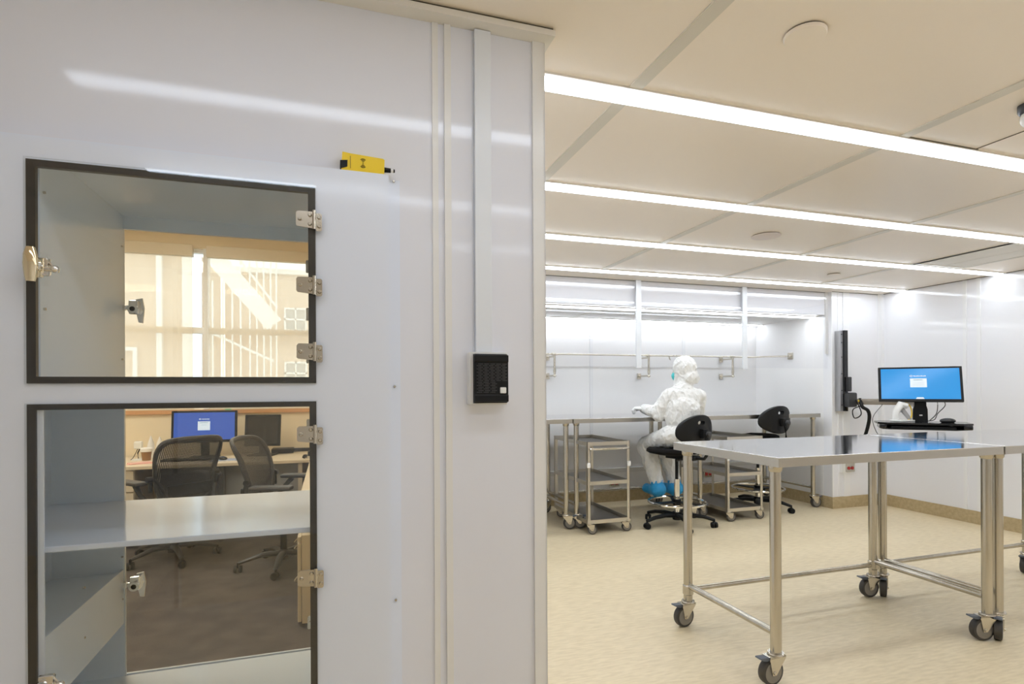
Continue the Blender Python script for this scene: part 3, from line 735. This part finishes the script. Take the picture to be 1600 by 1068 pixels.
m_ = one('computer_mouse', 'glossblack', 'black computer mouse on the right of the monitor tray', 'mouse', lambda b: b.ball((0, 0, .012), (.055, .034, .022), 12), wp(.165, -.06, .036), D(-30))

# ------------------------------------------------------------------ seated person
def bake(b, voxel, smooth_it, amp=0, freq=10, seed=0, cut=None):
    """fuse overlapping volumes into one continuous skin"""
    me = bpy.data.meshes.new('tmp'); b.b.to_mesh(me); b.b.free()
    o = bpy.data.objects.new('tmp', me); COL.objects.link(o)
    r = o.modifiers.new('r', 'REMESH'); r.mode = 'VOXEL'; r.voxel_size = voxel
    s_ = o.modifiers.new('s', 'SMOOTH'); s_.factor = .5; s_.iterations = smooth_it
    dg = bpy.context.evaluated_depsgraph_get(); dg.update()
    new = bpy.data.meshes.new_from_object(o.evaluated_get(dg))
    bpy.data.objects.remove(o); out = MB(); out.b.from_mesh(new); bpy.data.meshes.remove(new)
    if amp:
        out.b.normal_update()
        off = Vector((seed*7.1, seed*3.3, seed))
        mv = []
        for v in out.b.verts:
            p = v.co
            q = Vector((p.x*freq, p.y*freq, p.z*freq*.55))+off
            w1 = 1-abs(noise.noise(q)); w2 = 1-abs(noise.noise(q*2.3))
            mv.append(v.normal*amp*((w1**3-.45)+.5*(w2**2-.5)))
        for v, d_ in zip(out.b.verts, mv): v.co += d_
    if cut:
        fs = [f for f in out.b.faces if cut(f.calc_center_median())]
        bmesh.ops.delete(out.b, geom=fs, context='FACES')
    return out
PL = Vector((2.83, 4.13, .68))
t = thing('person', 'seated person in white hooded coverall and blue shoe covers, back turned, reaching over a table', 'person', PL)
V = Vector
hipL, hipR = V((2.745, 4.12, .765)), V((2.915, 4.14, .765))
kneeL, kneeR = V((2.715, 4.46, .665)), V((2.93, 4.50, .675))
ankL, ankR = V((2.772, 4.38, .315)), V((2.965, 4.40, .310))
pel = V((2.83, 4.12, .80)); waist = V((2.85, 4.12, .92)); chest = V((2.895, 4.16, 1.08)); neck = V((2.92, 4.19, 1.175)); head = V((2.925, 4.20, 1.325))
shL, shR = V((2.775, 4.19, 1.10)), V((3.045, 4.15, 1.10))
elL, elR = V((2.700, 4.24, .962)), V((3.075, 4.215, .935))
wrL, wrR = V((2.652, 4.385, .990)), V((2.96, 4.47, .980))
fd = V((-.60, .79, -.12)).normalized()  # face direction
fside = fd.cross(V((0, 0, 1))).normalized(); fup = fside.cross(fd)
def HM(): 
    m = Matrix((fside, fd, fup)).transposed().to_4x4(); m.translation = head; return m
b = MB()   # the body under the suit, with a modelled face
for a, c, r0, r1 in ((hipL, kneeL, .062, .048), (hipR, kneeR, .062, .048), (kneeL, ankL, .045, .033), (kneeR, ankR, .045, .033), (pel, waist, .09, .085), (waist, chest, .085, .095),
                     (chest, neck, .07, .05), (neck, head, .048, .05), (shL, elL, .038, .034), (shR, elR, .038, .034), (elL, wrL, .033, .024), (elR, wrR, .033, .024), (shL, shR, .045, .045), (hipL, hipR, .075, .075)):
    b.cap(a, c, r0, r1)
hb = MB(); hb.ball((0, -.01, .02), (.074, .088, .085)); hb.ball((0, .03, -.035), (.052, .055, .06)); hb.ball((0, .082, -.01), (.011, .020, .016), 8); hb.ball((0, .072, .012), (.008, .014, .022), 8)
hb.ball((0, .066, .036), (.045, .018, .010), 8); hb.ball((0, .070, -.052), (.022, .012, .008), 8); hb.ball((.070, -.01, .0), (.008, .018, .028), 8); hb.ball((-.070, -.01, .0), (.008, .018, .028), 8); hb.ball((0, .062, -.078), (.022, .018, .016), 8)
hb.xf(HM()); tmp = bpy.data.meshes.new('h'); hb.b.to_mesh(tmp); hb.b.free(); b.b.from_mesh(tmp); bpy.data.meshes.remove(tmp)
body = bake(b, .007, 4).build('body', 'skin', t, loc=PL)
for s_ in (-1, 1):
    b = MB(); b.ball((s_*.030, .070, .018), (.012, .007, .006), 8); b.xf(HM()); b.build('eye', 'paper', body, loc=PL)
    b = MB(); b.ball((s_*.030, .0765, .018), (.004, .002, .004), 8); b.xf(HM()); b.build('iris', 'black', body, loc=PL)
b = MB()   # coverall
b.ball(pel+V((0, -.015, -.03)), (.165, .15, .10)); b.ball(waist, (.138, .12, .15)); b.ball(waist+V((.02, 0, .07)), (.145, .125, .13)); b.ball(chest, (.160, .125, .12)); b.ball(chest+V((0, .0, .03)), (.160, .105, .085))
b.cap(shL+V((.02, 0, 0)), shR-V((.02, 0, 0)), .068, .068); b.cap(chest+V((0, 0, .05)), neck+V((0, 0, .02)), .095, .075)
for h_, k, an in ((hipL, kneeL, ankL), (hipR, kneeR, ankR)):
    b.cap(h_, k, .090, .070); b.cap(k, k*.5+an*.5, .074, .070); b.cap(k*.5+an*.5, an+V((0, 0, .03)), .070, .058)
    b.ball(k+V((0, .01, -.03)), (.075, .068, .08))
for s_, e_, w_ in ((shL, elL, wrL), (shR, elR, wrR)):
    b.cap(s_, e_, .066, .060); b.cap(e_, e_*.35+w_*.65, .060, .046); b.cap(e_*.35+w_*.65, w_, .046, .038); b.ball(e_+V((0, -.01, -.025)), (.055, .055, .055))
hb = MB(); hb.ball((0, -.014, .018), (.094, .106, .108)); hb.ball((0, .012, -.04), (.080, .078, .075)); hb.ball((0, -.075, -.055), (.062, .045, .07)); hb.ball((0, -.02, .075), (.055, .07, .05)); hb.ball((0, -.055, .085), (.030, .040, .030)); hb.ball((.03, -.085, -.075), (.055, .035, .05)); hb.ball((-.045, -.06, -.07), (.045, .045, .05))
hb.xf(HM()); tmp = bpy.data.meshes.new('h'); hb.b.to_mesh(tmp); hb.b.free(); b.b.from_mesh(tmp); bpy.data.meshes.remove(tmp)
b.cap(neck-V((0, 0, .02)), head-V((.0, 0, .05)), .082, .078)
inv = HM().inverted()
def facecut(p):
    q = inv @ p
    return q.y > .035 and (q.x/.058)**2+((q.z+.005)/.082)**2 < 1
bake(b, .0065, 6, amp=.0095, freq=24, seed=1, cut=facecut).build('coverall', 'suit', t, loc=PL)
b = MB(); b.ball((0, .058, -.040), (.058, .044, .048), 16); b.ball((0, .09, -.035), (.022, .016, .026), 10)
b.xf(HM()); b.build('face_mask', 'mask', t, loc=PL)
def hand(w_, dirv, sgn, name):
    dirv = V(dirv).normalized(); side = V((0, 0, 1)).cross(dirv).normalized()*sgn  # thumb side
    up = V((0, 0, 1))
    b = MB(); palm = w_+dirv*.055
    def pt(f, s_, u): return w_+dirv*f+side*s_+up*u
    b.cap(w_-dirv*.03, w_+dirv*.01, .030, .027)
    b.cap(pt(.02, .012, 0), pt(.075, .026, 0), .022, .016); b.cap(pt(.02, 0, 0), pt(.080, .009, .002), .018, .013); b.cap(pt(.02, -.008, 0), pt(.078, -.009, 0), .018, .012); b.cap(pt(.02, -.016, -.002), pt(.072, -.025, -.002), .016, .011)
    for s_, L, base in ((.026, .036, .078), (.009, .041, .084), (-.009, .038, .081), (-.025, .029, .074)):
        b.cap(pt(base, s_, 0), pt(base+L*.55, s_*1.1, -.018), .0115, .0105, 8); b.cap(pt(base+L*.55, s_*1.1, -.018), pt(base+L*.35, s_*1.05, -.044), .0105, .009, 8)
    b.cap(pt(.015, .022, -.004), pt(.045, .046, -.010), .013, .010, 8); b.cap(pt(.045, .046, -.010), pt(.075, .050, -.020), .010, .008, 8)
    bake(b, .004, 2, amp=.001, freq=60).build(name, 'glove', t, loc=PL)
hand(wrL, (-.70, .60, .05), -1, 'glove')
hand(wrR, (-.55, .80, -.06), 1, 'glove')
for an, a in ((ankL, .10), (ankR, -.05)):
    b = MB(); d_ = V((-.10+a*.2, .98, 0)).normalized()
    b.ball(an+V((0, -.015, -.040)), (.072, .080, .068)); b.cap(an+V((0, 0, -.055)), an+d_*.15+V((0, 0, -.055)), .048, .042); b.cone(an+V((0, 0, -.03)), an+V((0, 0, .045)), .058, .056, 20)
    bake(b, .007, 3, amp=.004, freq=30, seed=3).build('shoe_cover', 'bootie', t, loc=PL)

# ------------------------------------------------------------------ office beyond the pass-through
OY = 6.80
struct('floor_office', 'offfloor', (-4.0, .487, 1.5, OY+.1, ZO-.1, ZO))
struct('ceiling_office', 'offwall', (-4.0, .487, 1.5, OY+.1, 2.85, 2.95))
WX0, WX1, WZ0, WZ1 = -2.75, .02, .97, 2.70
struct('wall_office_back', 'offwall', (-4.0, WX0, OY, OY+.12, ZO, 2.85), (WX1, .487, OY, OY+.12, ZO, 2.85), (WX0, WX1, OY, OY+.12, WZ1, 2.85), (WX0, WX1, OY, OY+.12, ZO, WZ0))
struct('wall_office_left', 'offwall', (-4.1, -4.0, 1.5, OY+.1, ZO, 2.85))
struct('wall_office_right', 'offwall', (.44, .487, 1.5, OY, ZO, 2.85))
struct('wall_office_front', 'offwall', (-4.0, CX0-.001, 1.5, 1.52, ZO, 2.85), (CX1+.001, .44, 1.5, 1.52, ZO, 2.85), (CX0, CX1, 1.5, 1.52, 1.702, 2.85), (CX0, CX1, 1.5, 1.52, ZO, .268))
struct('trim_14', 'wood', (-4.0, .44, OY-.03, OY, .925, .965))
w = struct('window_1', 'glass', (WX0, WX1, OY+.06, OY+.066, WZ0, WZ1))
b = MB(); b.frame(WX0, WX1, WZ0, WZ1, .04, OY+.03, OY+.10); b.box(-1.289, -1.245, OY-.02, OY+.10, WZ0, WZ1); b.box(WX0+.04, WX1-.04, OY+.03, OY+.10, 1.79, 1.855); b.build('window_frame', 'whitemetal', w, smooth=False)
def shade(x0, x1, label):
    t = thing('roller_shade', label, 'window shade', ((x0+x1)/2, OY-.04, WZ1), group='roller shades on the office window')
    b = MB(); b.box(x0, x1, OY-.035, OY-.0335, 1.0, 2.66); b.build('fabric', 'shade', t, loc=t.location, smooth=False)
    b = MB(); b.box(x0-.01, x1+.01, OY-.085, OY-.005, 2.60, 2.72, bev=.004); b.build('cassette', 'cream', t, loc=t.location)
    b = MB(); b.box(x0, x1, OY-.04, OY-.028, .99, 1.012); b.build('hem_bar', 'cream', t, loc=t.location)
shade(-2.70, -1.390, 'beige roller shade on the left of the bright window mullion gap')
shade(-1.240, -.03, 'beige roller shade on the right, with the outside stair showing through')
for x, y, l in ((-2.9, 3.2, 'far left'), (-1.4, 3.2, 'centre'), (-2.9, 5.2, 'window side left'), (-1.4, 5.2, 'above the office chairs')):
    one('added_office_light', 'ledfill', 'added unseen office fill light panel, %s' % l, 'ceiling light', lambda b: b.box(-.3, .3, -.3, .3, -.02, 0), (x, y, 2.85), group='added office fill light panels')  # unseen panels added to brighten the office with warm light

# desks
ZD = ZO+.74
t = thing('office_desk', 'long pale desk under the office window with grey modesty panel', 'desk', (-1.2, 6.3, ZO))
L2 = t.location
b = MB(); b.box(-3.2, .438, 5.87, OY-.032, ZD-.03, ZD, bev=.003); b.build('desk_top', 'laminate', t, loc=L2)
b = MB(); b.box(-.98, -.30, 6.02, 6.04, ZO+.02, ZD-.03); b.build('modesty_panel', 'greymod', t, loc=L2)
b = MB(); b.box(-1.68, -.98, 6.70, 6.72, ZO+.02, ZD-.03); b.box(-.99, -.96, 5.90, 6.75, ZO, ZD-.03); b.build('rear_panel', 'darkgrey', t, loc=L2)
b = MB(); b.box(-.30, -.26, 5.90, 6.75, ZO, ZD-.03); b.build('side_panel', 'cream', t, loc=L2)
def pedestal(label, x0, x1, y0, y1, face, z1):
    t = thing('drawer_pedestal', label, 'cabinet', ((x0+x1)/2, (y0+y1)/2, ZO), group='office drawer pedestals')
    L = t.location
    b = MB(); b.box(x0, x1, y0, y1, ZO+.02, z1, bev=.003); b.build('body', 'cream', t, loc=L)
    zs = [(ZO+.03, ZO+.30), (ZO+.31, ZO+.50), (ZO+.51, z1-.01)]
    for a, c in zs:
        b = MB()
        if face == 'Y': b.box(x0+.004, x1-.004, y0-.018, y0-.001, a, c, bev=.003)
        else: b.box(x0-.024, x0-.003, y0+.003, y1-.003, a, c, bev=.003)
        d_ = b.build('drawer', 'cream', t, loc=L)
        b = MB(); zc = c-.05
        if face == 'Y': b.cone(((x0+x1)/2+.14, y0-.021, zc+.01), ((x0+x1)/2+.14, y0-.017, zc+.01), .008, n=10)
        else: b.tube([(x0-.024, (y0+y1)/2-.19+.06*math.cos(q), zc-.0) if False else (x0-.022-.030*math.sin(q), y0+.10+.055*(1-math.cos(q)), zc-.018*math.sin(q)) for q in [PI*i/10 for i in range(11)]], .004, 6)
        b.build('handle', 'nickel' if face != 'Y' else 'black', d_, loc=L)
pedestal('cream drawer pedestal under the left end of the window desk', -2.12, -1.685, 5.90, 6.45, 'Y', ZD-.031)
t = thing('side_desk', 'pale desk return running towards the pass-through at right', 'desk', (.1, 4.7, ZO))
b = MB(); b.box(-.188, .438, 3.55, 5.865, ZD-.03, ZD, bev=.003); b.build('desk_top', 'laminate', t, loc=t.location)
b = MB(); b.box(-.10, .438, 5.80, 5.82, ZO, ZD-.03); b.build('side_panel', 'cream', t, loc=t.location)
pedestal('tan drawer pedestal with ring pulls under the right desk', -.165, .42, 3.60, 4.15, 'X', .30)

# mesh office chairs
def office_chair(label, loc, rz, rs, weave):
    t = thing('office_chair', label, 'office chair', loc, rz, group='black mesh office chairs')
    b = MB(); b.lathe([(0, .06), (.04, .06), (.045, .12), (.03, .14), (0, .14)], n=20)
    for k in range(5):
        a = rs+k*2*PI/5; u = V((math.cos(a), math.sin(a), 0))
        b.tube([u*.03+V((0, 0, .11)), u*.16+V((0, 0, .115)), u*.33+V((0, 0, .075))], [.032, .028, .018], 10, flat=.7)
    b.build('star_base', 'darkgrey', t)
    for k in range(5):
        a = rs+k*2*PI/5; u = V((math.cos(a), math.sin(a), 0)); p = u*.335; b = MB(); a2 = a+1.3; n_ = V((-math.sin(a2), math.cos(a2), 0))
        for s_ in (-1, 1): b.cone(p+n_*s_*.008+V((0, 0, .03)), p+n_*s_*.028+V((0, 0, .03)), .03, .028, 18)
        b.cone(p+V((0, 0, .04)), p+V((0, 0, .08)), .008, n=8); b.build('caster', 'black', t)
    b = MB(); b.cone((0, 0, .12), (0, 0, .36), .026, n=18); b.box(-.10, .10, -.12, .10, .35, .41, bev=.02); b.build('column', 'black', t)
    b = MB(); N = 40
    def se(a, rx, ry, e=3.2): c_, s_ = math.cos(a), math.sin(a); return rx*abs(c_)**(2/e)*(1 if c_ >= 0 else -1), ry*abs(s_)**(2/e)*(1 if s_ >= 0 else -1)
    sf = []
    for i in range(N):
        x, y = se(2*PI*i/N, .25, .23); sf.append((x, y+.04, .445-(max(0, y-.1)*.35)))
    b.tube(sf, .017, 10, closed=True); b.build('seat_frame', 'darkgrey', t)
    b = MB(); c0 = b.b.verts.new((0, .03, .425)); vs = [b.b.verts.new(p) for p in sf]
    for i in range(N): b.b.faces.new((c0, vs[i], vs[(i+1) % N]))
    b.build('seat', 'weave', t)
    # back: tall tapered frame with curved mesh
    bf = []
    def backpt(x, z):  # lean and curve
        return (x, -.21-.10*(z-.45)/.55*1.3+.9*x*x*.9 + .05*math.sin((z-.45)/.55*PI), z)
    prof = [(.17, .46), (.20, .56), (.235, .70), (.262, .86), (.262, .95), (.235, 1.005), (.16, 1.028), (0, 1.034)]
    R_ = [(x, z) for x, z in prof]; full = R_+[(-x, z) for x, z in R_[::-1][1:]]
    full = full+[(-.08, .445), (.08, .445)]
    pts = [V(backpt(x, z)) for x, z in full]
    out = []
    for i in range(len(pts)):
        a, b_, c_, d_ = pts[i-1], pts[i], pts[(i+1) % len(pts)], pts[(i+2) % len(pts)]
        for s_ in range(4):
            u = s_/4; out.append(.5*((2*b_)+(-a+c_)*u+(2*a-5*b_+4*c_-d_)*u*u+(-a+3*b_-3*c_+d_)*u**3))
    b = MB(); b.tube(out, .016, 8, closed=True, flat=1.4); b.build('back_frame', 'darkgrey', t)
    b = MB(); rows = []
    for j in range(19):
        z = .455+j*(1.02-.455)/18
        hw = 0
        for (x0_, z0_), (x1_, z1_) in zip(R_, R_[1:]):
            if z0_ <= z <= z1_+1e-6: hw = x0_+(x1_-x0_)*(z-z0_)/(z1_-z0_)
        rows.append([b.b.verts.new(backpt(hw*(-1+2*k/12), z)) for k in range(13)])
    for A, B_ in zip(rows, rows[1:]):
        for k in range(12): b.b.faces.new((A[k], A[k+1], B_[k+1], B_[k]))
    b.build('back_mesh', weave, t)
    b = MB(); b.tube([backpt(0, .44), (0, -.24, .42), (0, -.10, .38)], .025, 10)
    for s_ in (-1, 1): b.tube([(s_*.04, -.22, .42), (s_*.16, -.26, .55), V(backpt(s_*.245, .72))+V((0, -.01, 0))], .016, 8)
    b.box(-.19, .19, -.262, -.235, .56, .66, bev=.01); b.build('back_support', 'black', t)
    for s_ in (-1, 1):
        b = MB(); b.tube([(s_*.20, -.16, .45), (s_*.27, -.17, .50), (s_*.31, -.10, .60), (s_*.315, -.04, .665)], [.022, .020, .018, .022], 10); a_ = b.build('arm', 'black', t)
        b = MB(); b.box(-.05, .05, -.15, .16, -.016, .016, bev=.014); b.xf(Matrix.Translation((s_*.315, .02, .685))); b.build('arm_pad', 'darkgrey', a_)
        b = MB(); b.cone((s_*.26, -.17, .72), (s_*.30, -.17, .72), .022, n=12); b.box(s_*.275-.012, s_*.275+.012, -.19, -.16, .62, .70, bev=.005); b.build('knob', 'black', t)
    return t
office_chair('black mesh office chair with its back to the pass-through, before the blue screen', (-1.27, 5.42, ZO), D(43), D(35), 'weave')
office_chair('black mesh office chair turned sideways, armrests towards the right desk', (-.36, 4.90, ZO), D(-106), D(10), 'weavegrey')

# monitors and desk clutter
def monitor(name, label, loc, rz, w_, h_, lift, scr, login):
    t = thing(name, label, 'monitor', loc, rz)
    tl = Matrix.Translation((0, 0, lift)) @ Matrix.Rotation(D(-7), 4, 'X')
    b = MB(); b.box(-w_/2, w_/2, 0, .035, 0, h_, bev=.004); b.xf(tl); c = b.build('casing', 'black', t)
    b = MB(); b.box(-w_/2+.022, w_/2-.022, -.001, 0, .026, h_-.02); b.xf(tl); b.build('screen', scr, c)
    if login:
        b = MB(); b.box(-.062, .05, -.002, -.001, .125, .215)
        b.tube([(-.042+.008*math.cos(a), -.002, .238+.006*math.sin(a)) for a in [2*PI*i/12 for i in range(12)]], .002, 5, closed=True)
        for i in range(9): b.box(-.026+i*.008, -.020+i*.008, -.002, -.001, .234, .241)
        b.xf(tl); b.build('login_box', 'scrwhite', c)
        b = MB(); b.box(-.045, .03, -.003, -.002, .198, .205); b.box(-.03, .02, -.003, -.002, .178, .181); b.xf(tl); b.build('login_text', 'scrgrey', c)
    b = MB(); b.box(-.04, .04, .035, .06, .01, lift+h_*.5, bev=.004); b.box(-.13, .13, -.06, .12, 0, .014, bev=.004); b.build('stand', 'black', t)
monitor('computer_monitor', 'lit computer monitor with blue login screen on the window desk', (-1.215, 6.40, ZD), 0, .60, .325, .155, 'scrblue2', True)
one('sticky_tag', 'green', 'small green tag stuck on top of the lit desk monitor', 'tag', lambda b: b.box(-.03, .03, -.004, .002, 0, .012), (-1.0, 6.437, ZD+.155+.325))
monitor('computer_monitor', 'switched-off black monitor beside the lit one, angled right', (-.68, 6.40, ZD), D(-14), .36, .33, .10, 'scroff', False)
t = thing('desk_camera', 'small white webcam on a bent stalk at the left of the desk', 'webcam', (-1.80, 6.42, ZD))
b = MB(); b.lathe([(0, 0), (.06, 0), (.055, .01), (.015, .016), (0, .016)], n=24); b.build('foot', 'white', t)
b = MB(); b.tube([(0, 0, .01), (-.005, 0, .07), (.015, 0, .115)], .006, 8); b.build('stalk', 'black', t)
b = MB(); b.box(-.036, .036, -.025, .025, .11, .185, bev=.012); b.build('head', 'white', t)
cable('cable', [(-1.86, 6.40, ZD+.006), (-1.84, 6.41, ZD+.03), (-1.80, 6.42, ZD+.12)], .003, 'black', t, t.location)
t = thing('iced_drink', 'clear plastic cup of brown drink with white cap near the blue screen', 'cup', (-1.715, 6.36, ZD))
b = MB(); b.lathe([(0, 0), (.036, 0), (.045, .085), (0, .085)], n=24); b.build('cup', 'coffee', t)
b = MB(); b.lathe([(.047, .085), (.052, .09), (.052, .115), (.040, .125), (0, .125)], n=24); b.build('lid', 'paper', t)
for i, (x, y, h_) in enumerate(((-1.745, 6.62, .22), (-1.665, 6.62, .21))):
    one('spray_bottle', 'gauze', ('white pointed bottle behind the cup, left of the pair', 'white pointed bottle behind the cup, right of the pair')[i], 'bottle', lambda b: b.lathe([(0, 0), (.034, 0), (.034, .11), (.026, .15), (.008, h_-.01), (.006, h_), (0, h_)], n=20), (x, y, ZD), group='white bottles on the desk')
one('paper_stack', 'pink', 'pink and white papers at the front left of the desk', 'paper', lambda b: (b.box(-.10, .10, -.06, .06, 0, .004, rz=.25), b.box(-.09, .09, -.05, .06, .004, .010, rz=.5)), (-1.70, 6.10, ZD))
one('mouse_pad', 'bluemat', 'blue patterned mouse mat on the desk', 'mouse mat', lambda b: b.box(-.12, .12, -.09, .09, 0, .004), (-.98, 6.12, ZD))
one('computer_mouse', 'glossblack', 'black mouse on the blue patterned mat', 'mouse', lambda b: b.ball((0, 0, .014), (.035, .055, .02), 12), (-1.0, 6.12, ZD+.004), D(40))
one('computer_keyboard', 'black', 'black keyboard under the lit desk monitor', 'keyboard', lambda b: b.box(-.22, .22, -.07, .07, 0, .02, bev=.003), (-1.32, 6.20, ZD))
one('phone_dock', 'black', 'low black box behind the switched-off monitor', 'box', lambda b: b.box(-.11, .11, -.09, .09, 0, .05, bev=.006), (-.49, 6.62, ZD))
one('power_strip', 'black', 'black power strip at the right rear of the desk', 'power strip', lambda b: b.box(-.10, .10, -.03, .03, 0, .035, bev=.004), (-.29, 6.72, ZD))
b = MB()
for k in range(4): b.tube([(-.24+.02*math.sin(i*1.3+k), 6.10-.05*k+.02*math.cos(i+k), ZD+.006+.018*abs(math.sin(i*.9+k))) for i in range(14)], .004, 6)
tag(b.build('cable_bundle', 'black', loc=(-.24, 6.05, ZD)), 'tangle of black cables where the two office desks meet', 'cables')
t = thing('desk_phone', 'dark upright handset at the desk corner beside the hinge', 'telephone', (-.17, 6.25, ZD))
b = MB(); b.box(-.05, .06, -.08, .08, 0, .05, bev=.01); b.build('base', 'black', t)
b = MB(); b.tube([(-.01, -.02, .05), (-.02, 0, .12), (0, .03, .18)], [.022, .016, .022], 10); b.build('handset', 'black', t)

# ------------------------------------------------------------------ outside the office window
struct('ground_outside', 'ground', (-9, 5, OY+.12, 20, -1.6, -1.5))
t = thing('facade', 'tan building facade with white pipes seen through the left shade', 'building', (-4, 12.4, -1.5))
b = MB(); b.box(-9, -2.15, 12.3, 13, -1.5, 7); b.build('wall', 'facade', t, loc=t.location)
for x, w_ in ((-3.07, .09), (-2.52, .32), (-4.1, .1)):
    b = MB(); b.box(x-w_/2, x+w_/2, 12.18, 12.3, -1.5, 7); b.build('downpipe', 'whitemetal', t, loc=t.location)
b = MB(); b.frame(-4.3, -3.45, 1.25, 2.0, .07, 12.24, 12.3); b.build('window_frame', 'whitemetal', t, loc=t.location)
t = thing('far_building', 'lower tan building with small white windows behind the outdoor stair', 'building', (0, 14, -1.5))
b = MB(); b.box(-2.15, 4, 13.5, 14.2, -1.5, 3.75); b.build('wall', 'facade', t, loc=t.location)
b = MB(); b.box(-2.2, 4.1, 13.42, 14.2, 3.75, 3.86); b.build('parapet', 'whitemetal', t, loc=t.location)
for x, z in ((-.72, 2.75), (-.72, 1.55), (.9, 2.75)):
    b = MB(); b.frame(x-.24, x+.24, z-.26, z+.26, .04, 13.44, 13.5); b.box(x-.015, x+.015, 13.44, 13.5, z-.26, z+.26); b.box(x-.24, x+.24, 13.44, 13.5, z-.02, z+.02); f_ = b.build('window_frame', 'whitemetal', t, loc=t.location)
    b = MB(); b.box(x-.2, x+.2, 13.47, 13.49, z-.22, z+.22); b.build('pane', 'greymod', f_, loc=t.location)
t = thing('fire_escape', 'white metal outdoor stair slanting down behind the right shade', 'stairs', (-1.5, 11.6, -1.5))
def bar(b, p, q, w_, d_=.06):
    p, q = V((p[0], 0, p[1])), V((q[0], 0, q[1])); d0 = (q-p); L = d0.length; a = math.atan2(d0.z, d0.x)
    vs = b.box(0, L, 11.6-d_/2, 11.6+d_/2, -w_/2, w_/2); bmesh.ops.transform(b.b, matrix=Matrix.Translation(p) @ Matrix.Rotation(-a, 4, 'Y'), verts=vs)
b = MB(); bar(b, (-2.25, 3.92), (-1.0, 2.42), .32); b.build('stringer', 'whitemetal', t, loc=t.location)
b = MB(); bar(b, (-2.1, 2.25), (-1.0, 1.72), .045); bar(b, (-1.95, 4.1), (-.95, 2.75), .04); b.build('handrail', 'whitemetal', t, loc=t.location)
for i, x in enumerate([-2.05, -1.88, -1.72, -1.58, -1.42, -1.3, -1.18, -1.06, -.96]):
    b = MB(); b.box(x-.012, x+.012, 11.55, 11.60, -1.5, 4.2 if i > 2 else 3.2); b.build('baluster', 'whitemetal', t, loc=t.location)

# ------------------------------------------------------------------ daylight
w = bpy.data.worlds.new('World'); S.world = w; w.use_nodes = True
bg = w.node_tree.nodes['Background']; bg.inputs[0].default_value = (.86, .93, 1, 1); bg.inputs[1].default_value = 6.0

# ------------------------------------------------------------------ camera
cam = bpy.data.cameras.new('Camera'); co = bpy.data.objects.new('Camera', cam); COL.objects.link(co)
cam.sensor_width = 36; cam.lens = 879.0/1600*36; cam.shift_y = (607.8-534)/1600; cam.clip_start = .02
yaw, roll = .31327, -.00493
fwd = V((math.sin(yaw), math.cos(yaw), 0)); r0 = V((math.cos(yaw), -math.sin(yaw), 0)); u0 = V((0, 0, 1))
rt = r0*math.cos(roll)+u0*math.sin(roll); up = u0*math.cos(roll)-r0*math.sin(roll)
m = Matrix((rt, up, -fwd)).transposed().to_4x4(); m.translation = V((0, 0, H)); co.matrix_world = m
S.camera = co

vs = S.view_settings; vs.view_transform = 'Standard'; vs.look = 'None'; vs.gamma = 1; vs.use_curve_mapping = False; vs.exposure = -.96
S.cycles.use_denoising = True
S.cycles.max_bounces = 14; S.cycles.diffuse_bounces = 8; S.cycles.glossy_bounces = 6; S.cycles.transparent_max_bounces = 24
S.cycles.caustics_reflective = False; S.cycles.caustics_refractive = False; S.cycles.sample_clamp_indirect = 6
S.cycles.use_adaptive_sampling = True
